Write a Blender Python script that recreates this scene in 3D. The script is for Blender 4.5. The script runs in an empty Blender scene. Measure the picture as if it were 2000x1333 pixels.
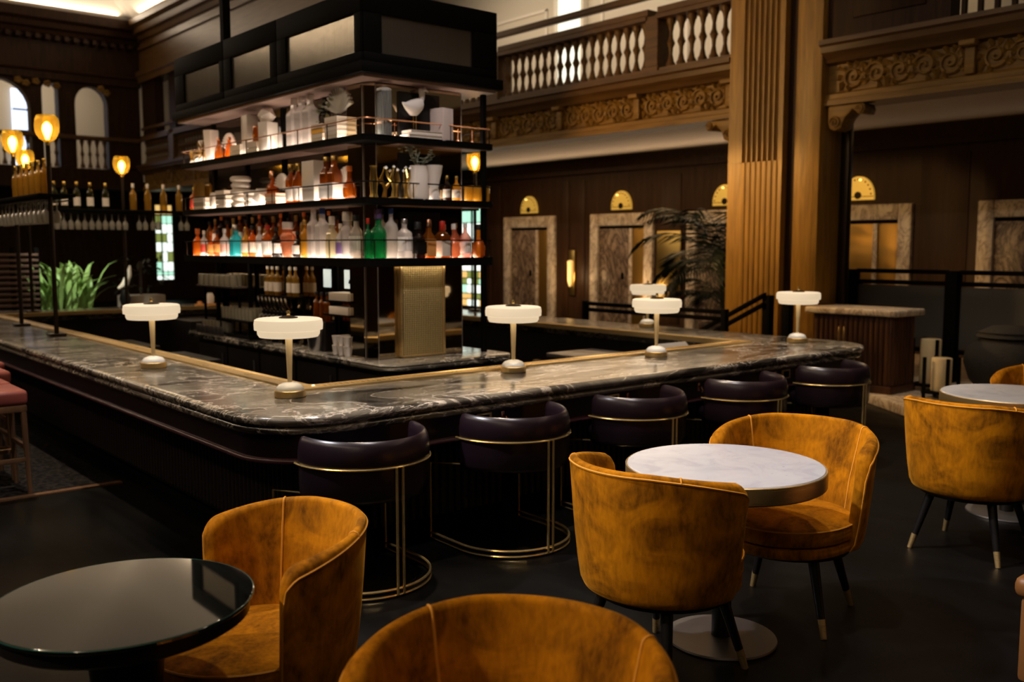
import bpy, bmesh, math, random
from mathutils import Vector, Matrix
R_ = random.Random(7)
PI = math.pi
S = bpy.context.scene
COL = S.collection

# ------------------------------------------------------------------ camera, world, lights, exposure
# world axes: +X runs along the long front of the bar, +Y runs along its left side, floor z = 0
CAMH, FPX, TH, PITCH = 1.64, 1860.0, math.radians(49.8), math.atan(185.5 / 1860.0)
cam_d = bpy.data.cameras.new('camera'); cam = bpy.data.objects.new('camera', cam_d); COL.objects.link(cam)
S.camera = cam
cam_d.sensor_width = 36.0; cam_d.lens = 36.0 * FPX / 2000.0
cam_d.clip_start = 0.05; cam_d.clip_end = 200
fwd = Vector((math.cos(TH) * math.cos(PITCH), math.sin(TH) * math.cos(PITCH), -math.sin(PITCH)))
rgt = Vector((math.sin(TH), -math.cos(TH), 0)); upv = rgt.cross(fwd)
mw = Matrix((rgt, upv, -fwd)).transposed().to_4x4(); mw.translation = (0, 0, CAMH)
cam.matrix_world = mw
cam_d.dof.use_dof = True; cam_d.dof.focus_distance = 3.75; cam_d.dof.aperture_fstop = 2.6

W = bpy.data.worlds.new('world'); S.world = W; W.use_nodes = True
W.node_tree.nodes['Background'].inputs[0].default_value = (1.0, 0.8, 0.6, 1)
W.node_tree.nodes['Background'].inputs[1].default_value = 0.004
S.view_settings.view_transform = 'Standard'; S.view_settings.look = 'None'
S.view_settings.gamma = 1.0; S.view_settings.use_curve_mapping = False
S.view_settings.exposure = 0.0

def spot(name, loc, tgt, power, angle, col=(1, 0.82, 0.6), size=0.12, blend=0.5):
    d = bpy.data.lights.new(name, 'SPOT'); d.energy = power; d.spot_size = math.radians(angle)
    d.spot_blend = blend; d.color = col; d.shadow_soft_size = size
    o = bpy.data.objects.new(name, d); COL.objects.link(o); o.location = loc
    o.rotation_euler = (Vector(tgt) - Vector(loc)).to_track_quat('-Z', 'Y').to_euler(); return o
def area(name, loc, tgt, power, sx, sy, col=(1, 0.85, 0.65)):
    d = bpy.data.lights.new(name, 'AREA'); d.energy = power; d.shape = 'RECTANGLE'; d.size = sx; d.size_y = sy; d.color = col
    o = bpy.data.objects.new(name, d); COL.objects.link(o); o.location = loc
    o.rotation_euler = (Vector(tgt) - Vector(loc)).to_track_quat('-Z', 'Y').to_euler(); return o
WARM = (1, 0.62, 0.28); SOFTW = (1, 0.80, 0.58); NEUT = (0.95, 0.93, 1.0)
# ceiling downlights over the seating
spot('ceiling_downlight', (-0.8, 6.0, 6.7), (3.1, 2.4, 0.6), 2150, 28, NEUT, 0.15)
spot('ceiling_downlight', (1.9, 4.9, 7.0), (5.6, 2.3, 0.6), 1400, 28, SOFTW, 0.15)
spot('ceiling_downlight', (-4.4, 4.6, 6.3), (1.3, 2.1, 0.7), 1500, 26, SOFTW, 0.15)
spot('ceiling_downlight', (3.4, 1.2, 7.3), (3.6, 2.2, 0.5), 350, 26, SOFTW, 0.15)
spot('ceiling_downlight', (2.6, 2.6, 7.3), (3.6, 4.2, 0.7), 700, 60, (0.95, 0.88, 0.9), 0.12)
spot('bar_downlight', (3.2, 5.0, 7.6), (3.4, 4.55, .82), 1500, 34, SOFTW, .1)
spot('bar_downlight', (5.6, 5.0, 7.6), (5.8, 4.55, .82), 1500, 34, SOFTW, .1)
spot('bar_downlight', (1.6, 8.6, 7.6), (2.25, 7.6, .82), 1500, 34, SOFTW, .1)
spot('gantry_fill', (1.6, 9.4, 3.4), (2.45, 10.5, 1.95), 45, 60, SOFTW, .05)  # added fill spots without fixtures, brighten the hanging glasses
spot('gantry_fill', (3.3, 11.2, 3.3), (4.2, 12.9, 1.98), 60, 55, SOFTW, .05)
# cove light thrown up on to the ceiling from behind the cornice of two sides
area('cove_light', (9.30, 9.5, 7.80), (7.2, 9.5, 8.6), 560, 34, 0.2, SOFTW)
area('cove_light', (2, 27.2, 7.80), (2, 25.2, 8.6), 250, 14, 0.2, SOFTW)
area('cove_light', (-5.8, 9.5, 7.80), (-3.8, 9.5, 8.6), 600, 34, 0.2, SOFTW)
# lobby under the balcony, gallery above it, pillar
area('lobby_light', (11.4, 12.5, 3.25), (11.4, 12.5, 0), 75, 0.6, 6.5, WARM)
area('lobby_light', (11.6, 6.2, 3.25), (11.6, 6.2, 0), 2.6, 0.5, 3.0, WARM)
area('lobby_ceiling_fill', (12.7, 12, 2.7), (11.3, 12, 3.3), 30, 8, 0.2, (1, .72, .45))  # added fill to brighten the lobby ceiling, no fixture there
area('lobby_ceiling_fill', (12.7, 5.5, 2.7), (11.3, 5.5, 3.3), 1.2, 4, 0.2, SOFTW)
area('gallery_light', (11.4, 12, 6.6), (13.2, 12, 4.6), 125, 9, 0.6, SOFTW)
area('gallery_light', (5.5, 28.6, 6.6), (5.5, 30, 4.6), 75, 7, 0.5, SOFTW)
spot('candle_fill', (9.2, 4.75, 3.1), (9.65, 4.75, .5), 44, 60, SOFTW, .06)  # added fill on the candles and cabinet top, no lamp there
spot('pillar_spot', (7.6, 8.6, 3.0), (9.4, 6.6, 1.2), 330, 66, (1, .55, .16), 0.1)
spot('balcony_spot', (5.0, 9.5, 3.6), (9.6, 8.0, 3.4), 420, 55, (1, .58, .20), 0.2)

# ------------------------------------------------------------------ materials
MATS = {}
def M(name, col=(.5, .5, .5), rough=.5, metal=0., spec=.5, emit=None, es=0., coat=0., sheen=0., sheen_col=None, alpha=1., trans=0., ior=1.45):
    if name in MATS: return MATS[name]
    m = bpy.data.materials.new(name); m.use_nodes = True; MATS[name] = m
    b = m.node_tree.nodes['Principled BSDF']; i = b.inputs
    i['Base Color'].default_value = (*col, 1); i['Roughness'].default_value = rough; i['Metallic'].default_value = metal
    i['Specular IOR Level'].default_value = spec; i['Coat Weight'].default_value = coat
    i['Sheen Weight'].default_value = sheen; i['IOR'].default_value = ior
    if sheen_col: i['Sheen Tint'].default_value = (*sheen_col, 1); i['Sheen Roughness'].default_value = .35
    i['Transmission Weight'].default_value = trans
    if emit: i['Emission Color'].default_value = (*emit, 1); i['Emission Strength'].default_value = es
    return m
def nodes(m): return m.node_tree.nodes, m.node_tree.links, m.node_tree.nodes['Principled BSDF']
def coords(m, scale=(1, 1, 1), rot=(0, 0, 0), kind='Object'):
    n, l, b = nodes(m)
    tc = n.new('ShaderNodeTexCoord'); mp = n.new('ShaderNodeMapping')
    mp.inputs['Scale'].default_value = scale; mp.inputs['Rotation'].default_value = rot
    l.new(tc.outputs[kind], mp.inputs['Vector']); return mp.outputs['Vector']
def noise(m, vec, scale, detail=4, rough=.55, dist=0.):
    n, l, b = nodes(m); t = n.new('ShaderNodeTexNoise')
    t.inputs['Scale'].default_value = scale; t.inputs['Detail'].default_value = detail
    t.inputs['Roughness'].default_value = rough; t.inputs['Distortion'].default_value = dist
    l.new(vec, t.inputs['Vector']); return t.outputs['Fac']
def ramp(m, fac, stops, interp='LINEAR'):
    n, l, b = nodes(m); r = n.new('ShaderNodeValToRGB'); e = r.color_ramp.elements; r.color_ramp.interpolation = interp
    while len(e) < len(stops): e.new(.5)
    for k, (p, c) in enumerate(stops):
        e[k].position = p; e[k].color = (*c, 1) if isinstance(c, tuple) else (c, c, c, 1)
    l.new(fac, r.inputs['Fac']); return r.outputs['Color']
def bump(m, fac, strength=.3, dist=.01):
    n, l, b = nodes(m); u = n.new('ShaderNodeBump'); u.inputs['Strength'].default_value = strength
    u.inputs['Distance'].default_value = dist; l.new(fac, u.inputs['Height']); l.new(u.outputs['Normal'], b.inputs['Normal'])
def mixc(m, fac, a, c, mode='MIX'):
    n, l, b = nodes(m); x = n.new('ShaderNodeMix'); x.data_type = 'RGBA'; x.blend_type = mode
    if hasattr(fac, 'links'): l.new(fac, x.inputs[0])
    else: x.inputs[0].default_value = fac
    for s, v in ((x.inputs[6], a), (x.inputs[7], c)):
        if isinstance(v, tuple): s.default_value = (*v, 1)
        else: l.new(v, s)
    return x.outputs[2]
def setcol(m, out): m.node_tree.links.new(out, m.node_tree.nodes['Principled BSDF'].inputs['Base Color'])
def setrough(m, out): m.node_tree.links.new(out, m.node_tree.nodes['Principled BSDF'].inputs['Roughness'])

def wood(name, dark, light, rough=.45, scale=3., spec=.4, axis='Z'):
    m = M(name, light, rough, spec=spec)
    sc = {'Z': (9, 9, .7), 'Y': (9, .7, 9), 'X': (.7, 9, 9)}[axis]
    v = coords(m, tuple(s * scale / 3 for s in sc))
    f = noise(m, v, 2.2, 6, .6, .6); setcol(m, ramp(m, f, [(.3, dark), (.7, light)])); bump(m, f, .08, .004); return m
# velvet
def velvet(name, dark, light):
    m = M(name, light, .8, spec=.1, sheen=.35, sheen_col=(1.0, .48, .05))
    v = coords(m); f1 = noise(m, v, 5.5, 4, .55, 1.2); f2 = noise(m, coords(m, (1, 1, .35)), 60, 3, .6)
    c = ramp(m, f1, [(.34, dark), (.64, light)])
    setcol(m, mixc(m, .35, c, ramp(m, f2, [(.3, dark), (.7, light)]))); bump(m, f2, .12, .002); return m
VEL = velvet('mustard_velvet', (.090, .030, .0006), (.50, .180, .002))
PIPE = M('velvet_piping', (.60, .25, .015), .7)
LEA = M('plum_leather', (.0125, .0060, .0095), .28, spec=.65)
bump(LEA, noise(LEA, coords(LEA), 140, 3), .06, .002)
BRASS = M('polished_brass', (.90, .64, .25), .18, .82)
BRUSH = M('brushed_brass', (.70, .50, .22), .34, .85)
CHAMP = M('champagne_brass', (.80, .63, .36), .35, .6)
setrough(BRUSH, ramp(BRUSH, noise(BRUSH, coords(BRUSH, (1, 1, 60)), 6, 3), [(.3, .26), (.7, .42)]))
BRONZE = M('dark_bronze', (.035, .022, .012), .35, .8)
COPPER = M('copper', (.80, .42, .26), .25, 1.)
BLACK = M('black_lacquer', (.006, .005, .005), .35, spec=.4)
BLACKM = M('black_metal', (.004, .0034, .003), .6, .0, .04)
STEEL = M('stainless_steel', (.55, .54, .55), .3, 1.)
STEELD = M('dull_steel_plate', (.42, .40, .39), .42, 1.)
DARK = M('dark_cabinet', (.010, .007, .007), .4, spec=.4)
OPAL = M('opal_glass_lit', (.35, .32, .27), .35, emit=(1.0, .77, .50), es=.68)
DIFF = M('lamp_diffuser', (.9, .85, .75), .5, emit=(1.0, .80, .55), es=4.5)
BASEW = M('white_glass_dome', (.85, .85, .84), .12, spec=.6)
BULB = M('glowing_bulb', (1, .9, .7), .5, emit=(1, .74, .36), es=30)
def amber(name, tint, rim):
    m = bpy.data.materials.new(name); m.use_nodes = True; MATS[name] = m
    n, l = m.node_tree.nodes, m.node_tree.links; n.remove(n['Principled BSDF'])
    t = n.new('ShaderNodeBsdfTransparent'); t.inputs[0].default_value = (*tint, 1)
    g = n.new('ShaderNodeBsdfGlossy'); g.inputs[0].default_value = (*rim, 1); g.inputs[1].default_value = .06
    d = n.new('ShaderNodeBsdfTranslucent'); d.inputs[0].default_value = (*rim, 1)
    fr = n.new('ShaderNodeLayerWeight'); fr.inputs[0].default_value = .35
    a = n.new('ShaderNodeMixShader'); l.new(fr.outputs['Facing'], a.inputs[0]); l.new(t.outputs[0], a.inputs[1]); l.new(g.outputs[0], a.inputs[2])
    c = n.new('ShaderNodeMixShader'); c.inputs[0].default_value = .10; l.new(a.outputs[0], c.inputs[1]); l.new(d.outputs[0], c.inputs[2])
    l.new(c.outputs[0], n['Material Output'].inputs[0]); return m
AMBER = amber('amber_glass', (1.0, .66, .10), (1.0, .62, .08))
CLEAR = amber('clear_glass', (.93, .93, .92), (.9, .88, .85))
def bottleglass(name, col, tl=.45, rough=.12):
    """tinted glass: see-through tint, mirror highlights and a share of scattered light"""
    if name in MATS: return MATS[name]
    m = bpy.data.materials.new(name); m.use_nodes = True; MATS[name] = m
    n, l = m.node_tree.nodes, m.node_tree.links; n.remove(n['Principled BSDF'])
    N = lambda k: n.new('ShaderNode' + k)
    t = N('BsdfTransparent'); t.inputs[0].default_value = (*[min(1, c ** .6 * 1.05) for c in col], 1)
    g = N('BsdfGlossy'); g.inputs[0].default_value = (*[.45 + .5 * c for c in col], 1); g.inputs[1].default_value = rough * .6
    d = N('BsdfTranslucent'); d.inputs[0].default_value = (*[min(1, c * 1.35) for c in col], 1)
    d2 = N('BsdfDiffuse'); d2.inputs[0].default_value = (*col, 1)
    fr = N('LayerWeight'); fr.inputs[0].default_value = .22
    def mix(f, a, b):
        x = N('MixShader')
        if hasattr(f, 'links'): l.new(f, x.inputs[0])
        else: x.inputs[0].default_value = f
        l.new(a.outputs[0], x.inputs[1]); l.new(b.outputs[0], x.inputs[2]); return x
    sc = mix(.5, d, d2); body = mix(tl, t, sc); out = mix(fr.outputs['Facing'], body, g)
    l.new(out.outputs[0], n['Material Output'].inputs[0]); return m
# bar marble: black with cream veins
BARM = M('black_veined_marble', (.01, .01, .01), .13, spec=.8, ior=1.6)
_v = coords(BARM, (.55, 1.25, 1.6), (0, 0, .25)); _f = noise(BARM, _v, 1.25, 9, .60, 2.2); _g = noise(BARM, _v, 3.0, 8, .58, 2.6); _h = noise(BARM, coords(BARM), .9, 3, .5)
_mk = ramp(BARM, _h, [(.43, 0.), (.60, .9)])
_a = ramp(BARM, _f, [(.478, 0.), (.492, .7), (.503, .2), (.515, .0)]); _b = ramp(BARM, _g, [(.485, 0.), (.497, 1.), (.503, 1.), (.515, 0.)])
_c = ramp(BARM, _f, [(.38, (.012, .011, .010)), (.49, (.090, .078, .062)), (.64, (.20, .174, .135))])
setcol(BARM, mixc(BARM, mixc(BARM, 1., _b, _mk, 'MULTIPLY'), mixc(BARM, _a, _c, (.70, .61, .50)), (.78, .69, .57)))
setrough(BARM, ramp(BARM, _g, [(.3, .12), (.7, .24)]))
WMAR = M('white_marble', (.8, .8, .8), .22, spec=.45)
_v = coords(WMAR); _f = noise(WMAR, _v, 5, 8, .6, 1.6); _s = noise(WMAR, coords(WMAR, (14, 40, 14), (0, 0, .4)), 1.6, 3)
setcol(WMAR, mixc(WMAR, ramp(WMAR, _s, [(.70, 0.), (.76, .55)]), ramp(WMAR, _f, [(.34, (.40, .41, .45)), (.50, (.47, .475, .505)), (.7, (.50, .505, .53))]), (.22, .22, .25)))
VMAR = M('brown_veined_marble', (.6, .55, .5), .35, spec=.4)
_v = coords(VMAR, (1, 1, .6)); _f = noise(VMAR, _v, 3.2, 8, .62, 2.8)
setcol(VMAR, ramp(VMAR, _f, [(.40, (.74, .65, .54)), (.48, (.55, .45, .36)), (.51, (.27, .19, .14)), (.54, (.62, .53, .43)), (.7, (.78, .70, .60))]))
DMAR = M('door_marble', (.6, .55, .5), .35, spec=.4)
_f = noise(DMAR, coords(DMAR, (1, 1, .5)), 2.3, 8, .66, 3.2)
setcol(DMAR, ramp(DMAR, _f, [(.38, (.40, .30, .22)), (.48, (.17, .115, .08)), (.51, (.035, .02, .015)), (.56, (.22, .15, .105)), (.7, (.46, .35, .26))]))
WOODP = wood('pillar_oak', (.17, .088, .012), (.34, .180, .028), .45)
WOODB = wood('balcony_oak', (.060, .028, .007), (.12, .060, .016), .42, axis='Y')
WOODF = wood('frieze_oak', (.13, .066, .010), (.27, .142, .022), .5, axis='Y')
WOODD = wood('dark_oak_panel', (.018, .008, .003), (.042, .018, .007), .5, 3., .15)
WOODL = wood('lobby_panel', (.026, .011, .0045), (.055, .025, .010), .5, 2., .25)
WOODC = wood('cabinet_walnut', (.045, .018, .008), (.12, .052, .022), .38)
WOODS = wood('stool_wood', (.10, .05, .025), (.20, .105, .05), .4)
PLAST = M('plaster_ceiling', (.72, .66, .57), .8, spec=.1)
LOBC = M('lobby_ceiling_paint', (.62, .53, .44), .8, spec=.1)
GALW = M('gallery_wall_paint', (.60, .54, .44), .8, spec=.1)
FLOOR = M('dark_floor', (.012, .011, .0105), .42, spec=.12)
_f = noise(FLOOR, coords(FLOOR, (1, .35, 1)), 2.4, 7, .6, .4)
setcol(FLOOR, ramp(FLOOR, _f, [(.3, (.0012, .0011, .0010)), (.7, (.0036, .0033, .0031))])); setrough(FLOOR, ramp(FLOOR, _f, [(.3, .32), (.7, .55)]))
CARPET = M('dark_carpet', (.012, .010, .010), .9, spec=.05)
_f = noise(CARPET, coords(CARPET), 30, 4); setcol(CARPET, ramp(CARPET, _f, [(.4, (.006, .005, .005)), (.65, (.03, .026, .024))]))
MIRROR = M('bronze_mirror', (.58, .48, .34), .04, 1.)
SMOKE = M('smoked_reeded_glass', (.30, .26, .20), .16, .85)
bump(SMOKE, noise(SMOKE, coords(SMOKE, (160, 160, .3)), 1., 2), .3, .002)
LEDP = M('lit_shelf_panel', (1, 1, 1), .5, emit=(1.0, .83, .66), es=11.0)
CREAM = M('cream_paper', (.80, .70, .60), .6, spec=.3)
WHITEC = M('white_ceramic', (.83, .75, .68), .3, spec=.4)
GREYC = M('grey_stoneware', (.30, .26, .22), .5)
GOLDD = M('aged_gold', (.60, .42, .13), .3, 1.)
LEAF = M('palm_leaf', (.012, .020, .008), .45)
LEAFG = M('bright_green_leaf', (.26, .42, .13), .45)
LEAFE = M('eucalyptus_leaf', (.36, .38, .28), .6)
RLEA = M('rose_leather', (.30, .075, .06), .35)
GLASSBLK = M('black_glass_top', (.004, .005, .005), .03, spec=.85, ior=2.0)
GEDGE = M('green_glass_edge', (.01, .06, .05), .08, spec=.8)
WICK = M('grey_wicker', (.035, .032, .03), .8)
bump(WICK, noise(WICK, coords(WICK, (1, 1, 2.2)), 55, 1), .9, .012)
CANDLE = M('candle_wax', (.72, .60, .38), .5); CANDLE.node_tree.nodes['Principled BSDF'].inputs['Subsurface Weight'].default_value = .2
GUARDM = M('grey_mesh_panel', (.085, .082, .078), .6, .3)
MESHB = M('woven_brass_mesh', (.50, .38, .17), .40, .3)
def _mesh_pattern(m, s):
    n, l, b = nodes(m); v = coords(m)
    w1 = n.new('ShaderNodeTexWave'); w1.bands_direction = 'X'; w2 = n.new('ShaderNodeTexWave'); w2.bands_direction = 'Z'
    for w in (w1, w2): w.inputs['Scale'].default_value = s; l.new(v, w.inputs['Vector'])
    c = mixc(m, .5, w1.outputs['Color'], w2.outputs['Color'], 'MULTIPLY')
    bump(m, c, .8, .006); setcol(m, ramp(m, c, [(.15, (.10, .07, .03)), (.6, (.85, .64, .26))]))
_mesh_pattern(MESHB, 19)

# ------------------------------------------------------------------ mesh builder
class MB:
    def __init__(s): s.v = []; s.f = []
    def box(s, x0, x1, y0, y1, z0, z1):
        b = len(s.v)
        s.v += [(x, y, z) for z in (z0, z1) for x, y in ((x0, y0), (x1, y0), (x1, y1), (x0, y1))]
        s.f += [tuple(b + i for i in q) for q in ((3, 2, 1, 0), (4, 5, 6, 7), (0, 1, 5, 4), (1, 2, 6, 5), (2, 3, 7, 6), (3, 0, 4, 7))]
        return s
    def loops(s, L, closed=True, cap=(True, True), ring=False):
        """loft a list of equally long point loops; ring joins the last loop to the first"""
        b = len(s.v); n = len(L[0])
        for lp in L: s.v += [tuple(p) for p in lp]
        K = len(L)
        for k in range(K if ring else K - 1):
            for i in range(n if closed else n - 1):
                j = (i + 1) % n; k2 = (k + 1) % K
                s.f.append((b + k * n + i, b + k * n + j, b + k2 * n + j, b + k2 * n + i))
        if not ring and closed:
            if cap[0]: s.f.append(tuple(b + i for i in reversed(range(n))))
            if cap[1]: s.f.append(tuple(b + (K - 1) * n + i for i in range(n)))
        return s
    def lathe(s, prof, seg=20, c=(0, 0, 0), sx=1., sy=1., cap=(True, True)):
        return s.loops([[(c[0] + max(r, 1e-4) * sx * math.cos(2 * PI * i / seg), c[1] + max(r, 1e-4) * sy * math.sin(2 * PI * i / seg), c[2] + z) for i in range(seg)] for r, z in prof], cap=cap)
    def cyl(s, c, r, h, seg=16, r2=None): return s.lathe([(r, 0), (r if r2 is None else r2, h)], seg, c)
    def tube(s, pts, r, seg=8, closed=False):
        P = [Vector(p) for p in pts]; n = len(P); L = []; prev = None
        for i in range(n):
            a = P[i - 1] if (i > 0 or closed) else P[i]; c = P[(i + 1) % n] if (i < n - 1 or closed) else P[i]
            t = (c - a).normalized()
            if prev is None:
                ref = Vector((0, 0, 1)) if abs(t.z) < .9 else Vector((1, 0, 0)); u = t.cross(ref).normalized()
            else: u = (prev - t * prev.dot(t)).normalized()
            prev = u; w = t.cross(u); rr = r[i] if isinstance(r, (list, tuple)) else r
            L.append([P[i] + (u * math.cos(2 * PI * k / seg) + w * math.sin(2 * PI * k / seg)) * rr for k in range(seg)])
        return s.loops(L, ring=closed)
    def prism(s, poly, a, b_, axis='Z'):
        """extrude a 2-D polygon between a and b_ along an axis; the polygon is (x,y), (x,z) or (y,z)"""
        m = {'Z': lambda p, t: (p[0], p[1], t), 'Y': lambda p, t: (p[0], t, p[1]), 'X': lambda p, t: (t, p[0], p[1])}[axis]
        return s.loops([[m(p, a) for p in poly], [m(p, b_) for p in poly]])
    def build(s, name, mat, parent=None, smooth=40, bevel=0, bseg=2, loc=None):
        me = bpy.data.meshes.new(name); me.from_pydata(s.v, [], s.f); me.update()
        bm = bmesh.new(); bm.from_mesh(me)
        bmesh.ops.recalc_face_normals(bm, faces=bm.faces)
        if bevel:
            es = [e for e in bm.edges if len(e.link_faces) == 2 and e.calc_face_angle(0) > .6]
            bmesh.ops.bevel(bm, geom=es, offset=bevel, segments=bseg, affect='EDGES', profile=.5)
        bm.to_mesh(me); bm.free()
        if smooth:
            for p in me.polygons: p.use_smooth = True
            me.set_sharp_from_angle(angle=math.radians(smooth))
        me.materials.append(mat)
        return link(name, me, parent, loc)
def link(name, me, parent=None, loc=None):
    o = bpy.data.objects.new(name, me); COL.objects.link(o)
    if parent is not None: o.parent = parent
    if loc is not None: o.location = loc
    return o
def thing(name, label, cat, loc=(0, 0, 0), rz=0., group=None):
    o = bpy.data.objects.new(name, None); COL.objects.link(o); o.location = loc; o.rotation_euler = (0, 0, rz)
    o.empty_display_size = .1
    return tag(o, label, cat, group)
def tag(o, label, cat, group=None, kind=None):
    o['label'] = label; o['category'] = cat
    if group: o['group'] = group
    if kind: o['kind'] = kind
    return o
def struct(o, label=None, cat=None):
    o['kind'] = 'structure'
    if label: o['label'] = label
    if cat: o['category'] = cat
    return o
def kids(o): return [c for c in COL.objects if c.parent == o]
def dup(root, loc, rz, label=None, group=None, childmap=None):
    r = root.copy(); COL.objects.link(r); r.location = loc; r.rotation_euler = (0, 0, rz)
    if label: r['label'] = label
    if group: r['group'] = group
    for ch in root.children:
        c = ch.copy(); COL.objects.link(c); c.parent = r
        for g in ch.children:
            d = g.copy(); COL.objects.link(d); d.parent = c
    return r
def rrect(x0, x1, y0, y1, r, z, seg=10):
    out = []
    for cx, cy, a in ((x1 - r, y0 + r, -90), (x1 - r, y1 - r, 0), (x0 + r, y1 - r, 90), (x0 + r, y0 + r, 180)):
        for k in range(seg + 1):
            t = math.radians(a + 90 * k / seg); out.append((cx + r * math.cos(t), cy + r * math.sin(t), z))
    return out
ORD = ['first', 'second', 'third', 'fourth', 'fifth', 'sixth', 'seventh', 'eighth', 'ninth', 'tenth', 'eleventh', 'twelfth', 'thirteenth', 'fourteenth', 'fifteenth', 'sixteenth', 'seventeenth', 'eighteenth', 'nineteenth', 'twentieth']
# ------------------------------------------------------------------ the room shell
struct(MB().box(-6, 14, -9, 32, -.12, 0).build('floor', FLOOR, smooth=0), 'near-black polished floor of the lounge', 'floor')
struct(MB().box(-6, 2.10, 6.76, 27, 0, .006).build('floor_carpet', CARPET, smooth=0), 'dark patterned carpet beyond the wooden floor strip', 'carpet')
struct(MB().box(-6, 2.12, 6.70, 6.76, 0, .010).build('trim_1', WOODS, smooth=0), 'thin pale wooden strip between floor and carpet', 'trim')
c = MB(); c.loops([rrect(-6, 9.5, -9, 27.4, .05, 7.75, 1), rrect(-4.6, 8.1, -7.6, 26.0, .3, 8.7, 1), rrect(-2.5, 6.0, -5.5, 23.9, .5, 9.4, 1), rrect(-2.5, 6.0, -5.5, 23.9, .5, 9.45, 1)], cap=(False, True))
struct(c.build('ceiling', PLAST, smooth=20), 'pale vaulted plaster ceiling above the carved cornice', 'ceiling')
struct(MB().box(9.75, 13.5, -9, 30, 3.32, 3.45).build('ceiling_lower', LOBC, smooth=0), 'cream ceiling under the balcony by the lifts', 'ceiling')
struct(MB().box(-6, 9.75, 27.75, 30, 3.32, 3.45).build('ceiling_far', LOBC, smooth=0), 'cream ceiling under the far balcony', 'ceiling')
wb = struct(MB().box(13.2, 13.5, -9, 30, 0, 3.32).build('wall_back', WOODL, smooth=0), 'dark wood panelled wall with the marble lift doors', 'wall')
m = MB(); m.prism([(13.2, 3.02), (13.14, 3.04), (13.14, 3.12), (13.08, 3.17), (13.04, 3.27), (12.98, 3.32), (13.2, 3.32)], -3, 29.4, 'Y'); m.build('cornice', WOODL, wb)
for y0, y1 in ((-2.6, 4.1), (5.98, 6.66), (8.55, 9.05), (11.0, 11.45), (13.4, 13.6), (13.86, 14.06), (16.0, 16.3), (17.6, 20.5), (20.8, 24), (24.3, 28)):
    MB().box(13.185, 13.2, y0, y1, .25, 2.92).build('panel', WOODL, wb, bevel=.006)
struct(MB().box(13.2, 13.5, -9, 31, 3.45, 8.4).build('wall_gallery', GALW, smooth=0), 'pale painted wall of the gallery behind the balusters', 'wall')
wl = struct(MB().box(-6, 13.2, 29.5, 29.8, 0, 3.32).build('wall_left_lower', WOODD, smooth=0), 'dark wood wall below the far balcony', 'wall')
struct(MB().box(-6, 13.2, 30.3, 30.6, 3.45, 8.4).build('wall_left_gallery', GALW, smooth=0), 'pale wall behind the far arches', 'wall')
struct(MB().box(-6.3, -6, -9, 31, 0, 7.75).build('wall_near', WOODD, smooth=0), 'dark panelled wall across the room', 'wall')
struct(MB().box(-6, 13.5, -9.3, -9, 0, 7.75).build('wall_right', WOODD, smooth=0), 'dark panelled wall behind the tables', 'wall')

# ------------------------------------------------------------------ entablature and cornice under the ceiling
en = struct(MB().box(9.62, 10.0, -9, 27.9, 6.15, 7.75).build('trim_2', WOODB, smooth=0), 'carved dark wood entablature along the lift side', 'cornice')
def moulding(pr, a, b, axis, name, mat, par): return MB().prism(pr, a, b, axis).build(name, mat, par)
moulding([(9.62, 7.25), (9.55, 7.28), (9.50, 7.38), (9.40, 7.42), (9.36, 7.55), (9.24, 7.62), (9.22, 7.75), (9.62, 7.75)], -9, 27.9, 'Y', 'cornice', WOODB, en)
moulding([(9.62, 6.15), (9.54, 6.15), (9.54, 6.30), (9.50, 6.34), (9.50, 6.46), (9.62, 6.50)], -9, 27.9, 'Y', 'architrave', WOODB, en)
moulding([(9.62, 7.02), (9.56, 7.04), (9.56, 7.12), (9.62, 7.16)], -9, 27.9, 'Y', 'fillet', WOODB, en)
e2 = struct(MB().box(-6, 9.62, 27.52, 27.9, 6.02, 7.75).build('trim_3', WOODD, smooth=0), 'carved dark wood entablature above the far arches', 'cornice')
def mY(pr, name): L = [[(-6, p[0], p[1]) for p in pr], [(9.62, p[0], p[1]) for p in pr]]; return MB().loops(L).build(name, WOODD, e2)
mY([(27.52, 7.15), (27.45, 7.18), (27.40, 7.28), (27.3, 7.32), (27.26, 7.45), (27.14, 7.52), (27.1, 7.75), (27.52, 7.75)], 'cornice')
mY([(27.52, 6.02), (27.44, 6.02), (27.44, 6.2), (27.40, 6.24), (27.52, 6.30)], 'architrave')
for k in range(26):
    x = 3.4 + k * .235
    MB().box(x, x + .11, 27.30, 27.5, 7.02, 7.14).build('dentil', WOODD, e2, smooth=0)
for a, b in ((19.8, 24.6), (25.08, 25.5), (26.5, 27.5)):
    MB().box(9.66, 9.9, a, b, 4.62, 6.15).build('infill_panel', WOODD, en, smooth=0)
# carved corner brackets high on the far arches
# ------------------------------------------------------------------ far arches
ar = thing('arcade', 'dark wood arcade with round arches above the far balcony', 'arcade', (0, 27.5, 0))
def pier(x0, x1): MB().box(x0, x1, .02, .4, 3.75, 6.02).build('pier', WOODD, ar, bevel=.02, bseg=1)
for x0, x1 in ((6.77, 7.06), (7.46, 7.88), (8.72, 9.6), (5.0, 5.25), (2.9, 3.2), (.6, .9)): pier(x0, x1)
def spandrel(xa, xb, zs, top=6.02):
    r = (xb - xa) / 2; cx = (xa + xb) / 2; poly = [(xa, top), (xb, top)]
    hz = top - .07 - zs
    for k in range(13):
        t = PI * k / 12; poly.append((cx + r * math.cos(t), zs + hz * math.sin(t)))
    MB().prism(poly, .04, .34, 'Y').build('arch', WOODD, ar)
spandrel(5.25, 6.77, 5.2); spandrel(7.06, 7.46, 5.75); spandrel(7.88, 8.72, 5.45); spandrel(3.2, 5.0, 5.2); spandrel(.9, 2.9, 5.2)
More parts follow.
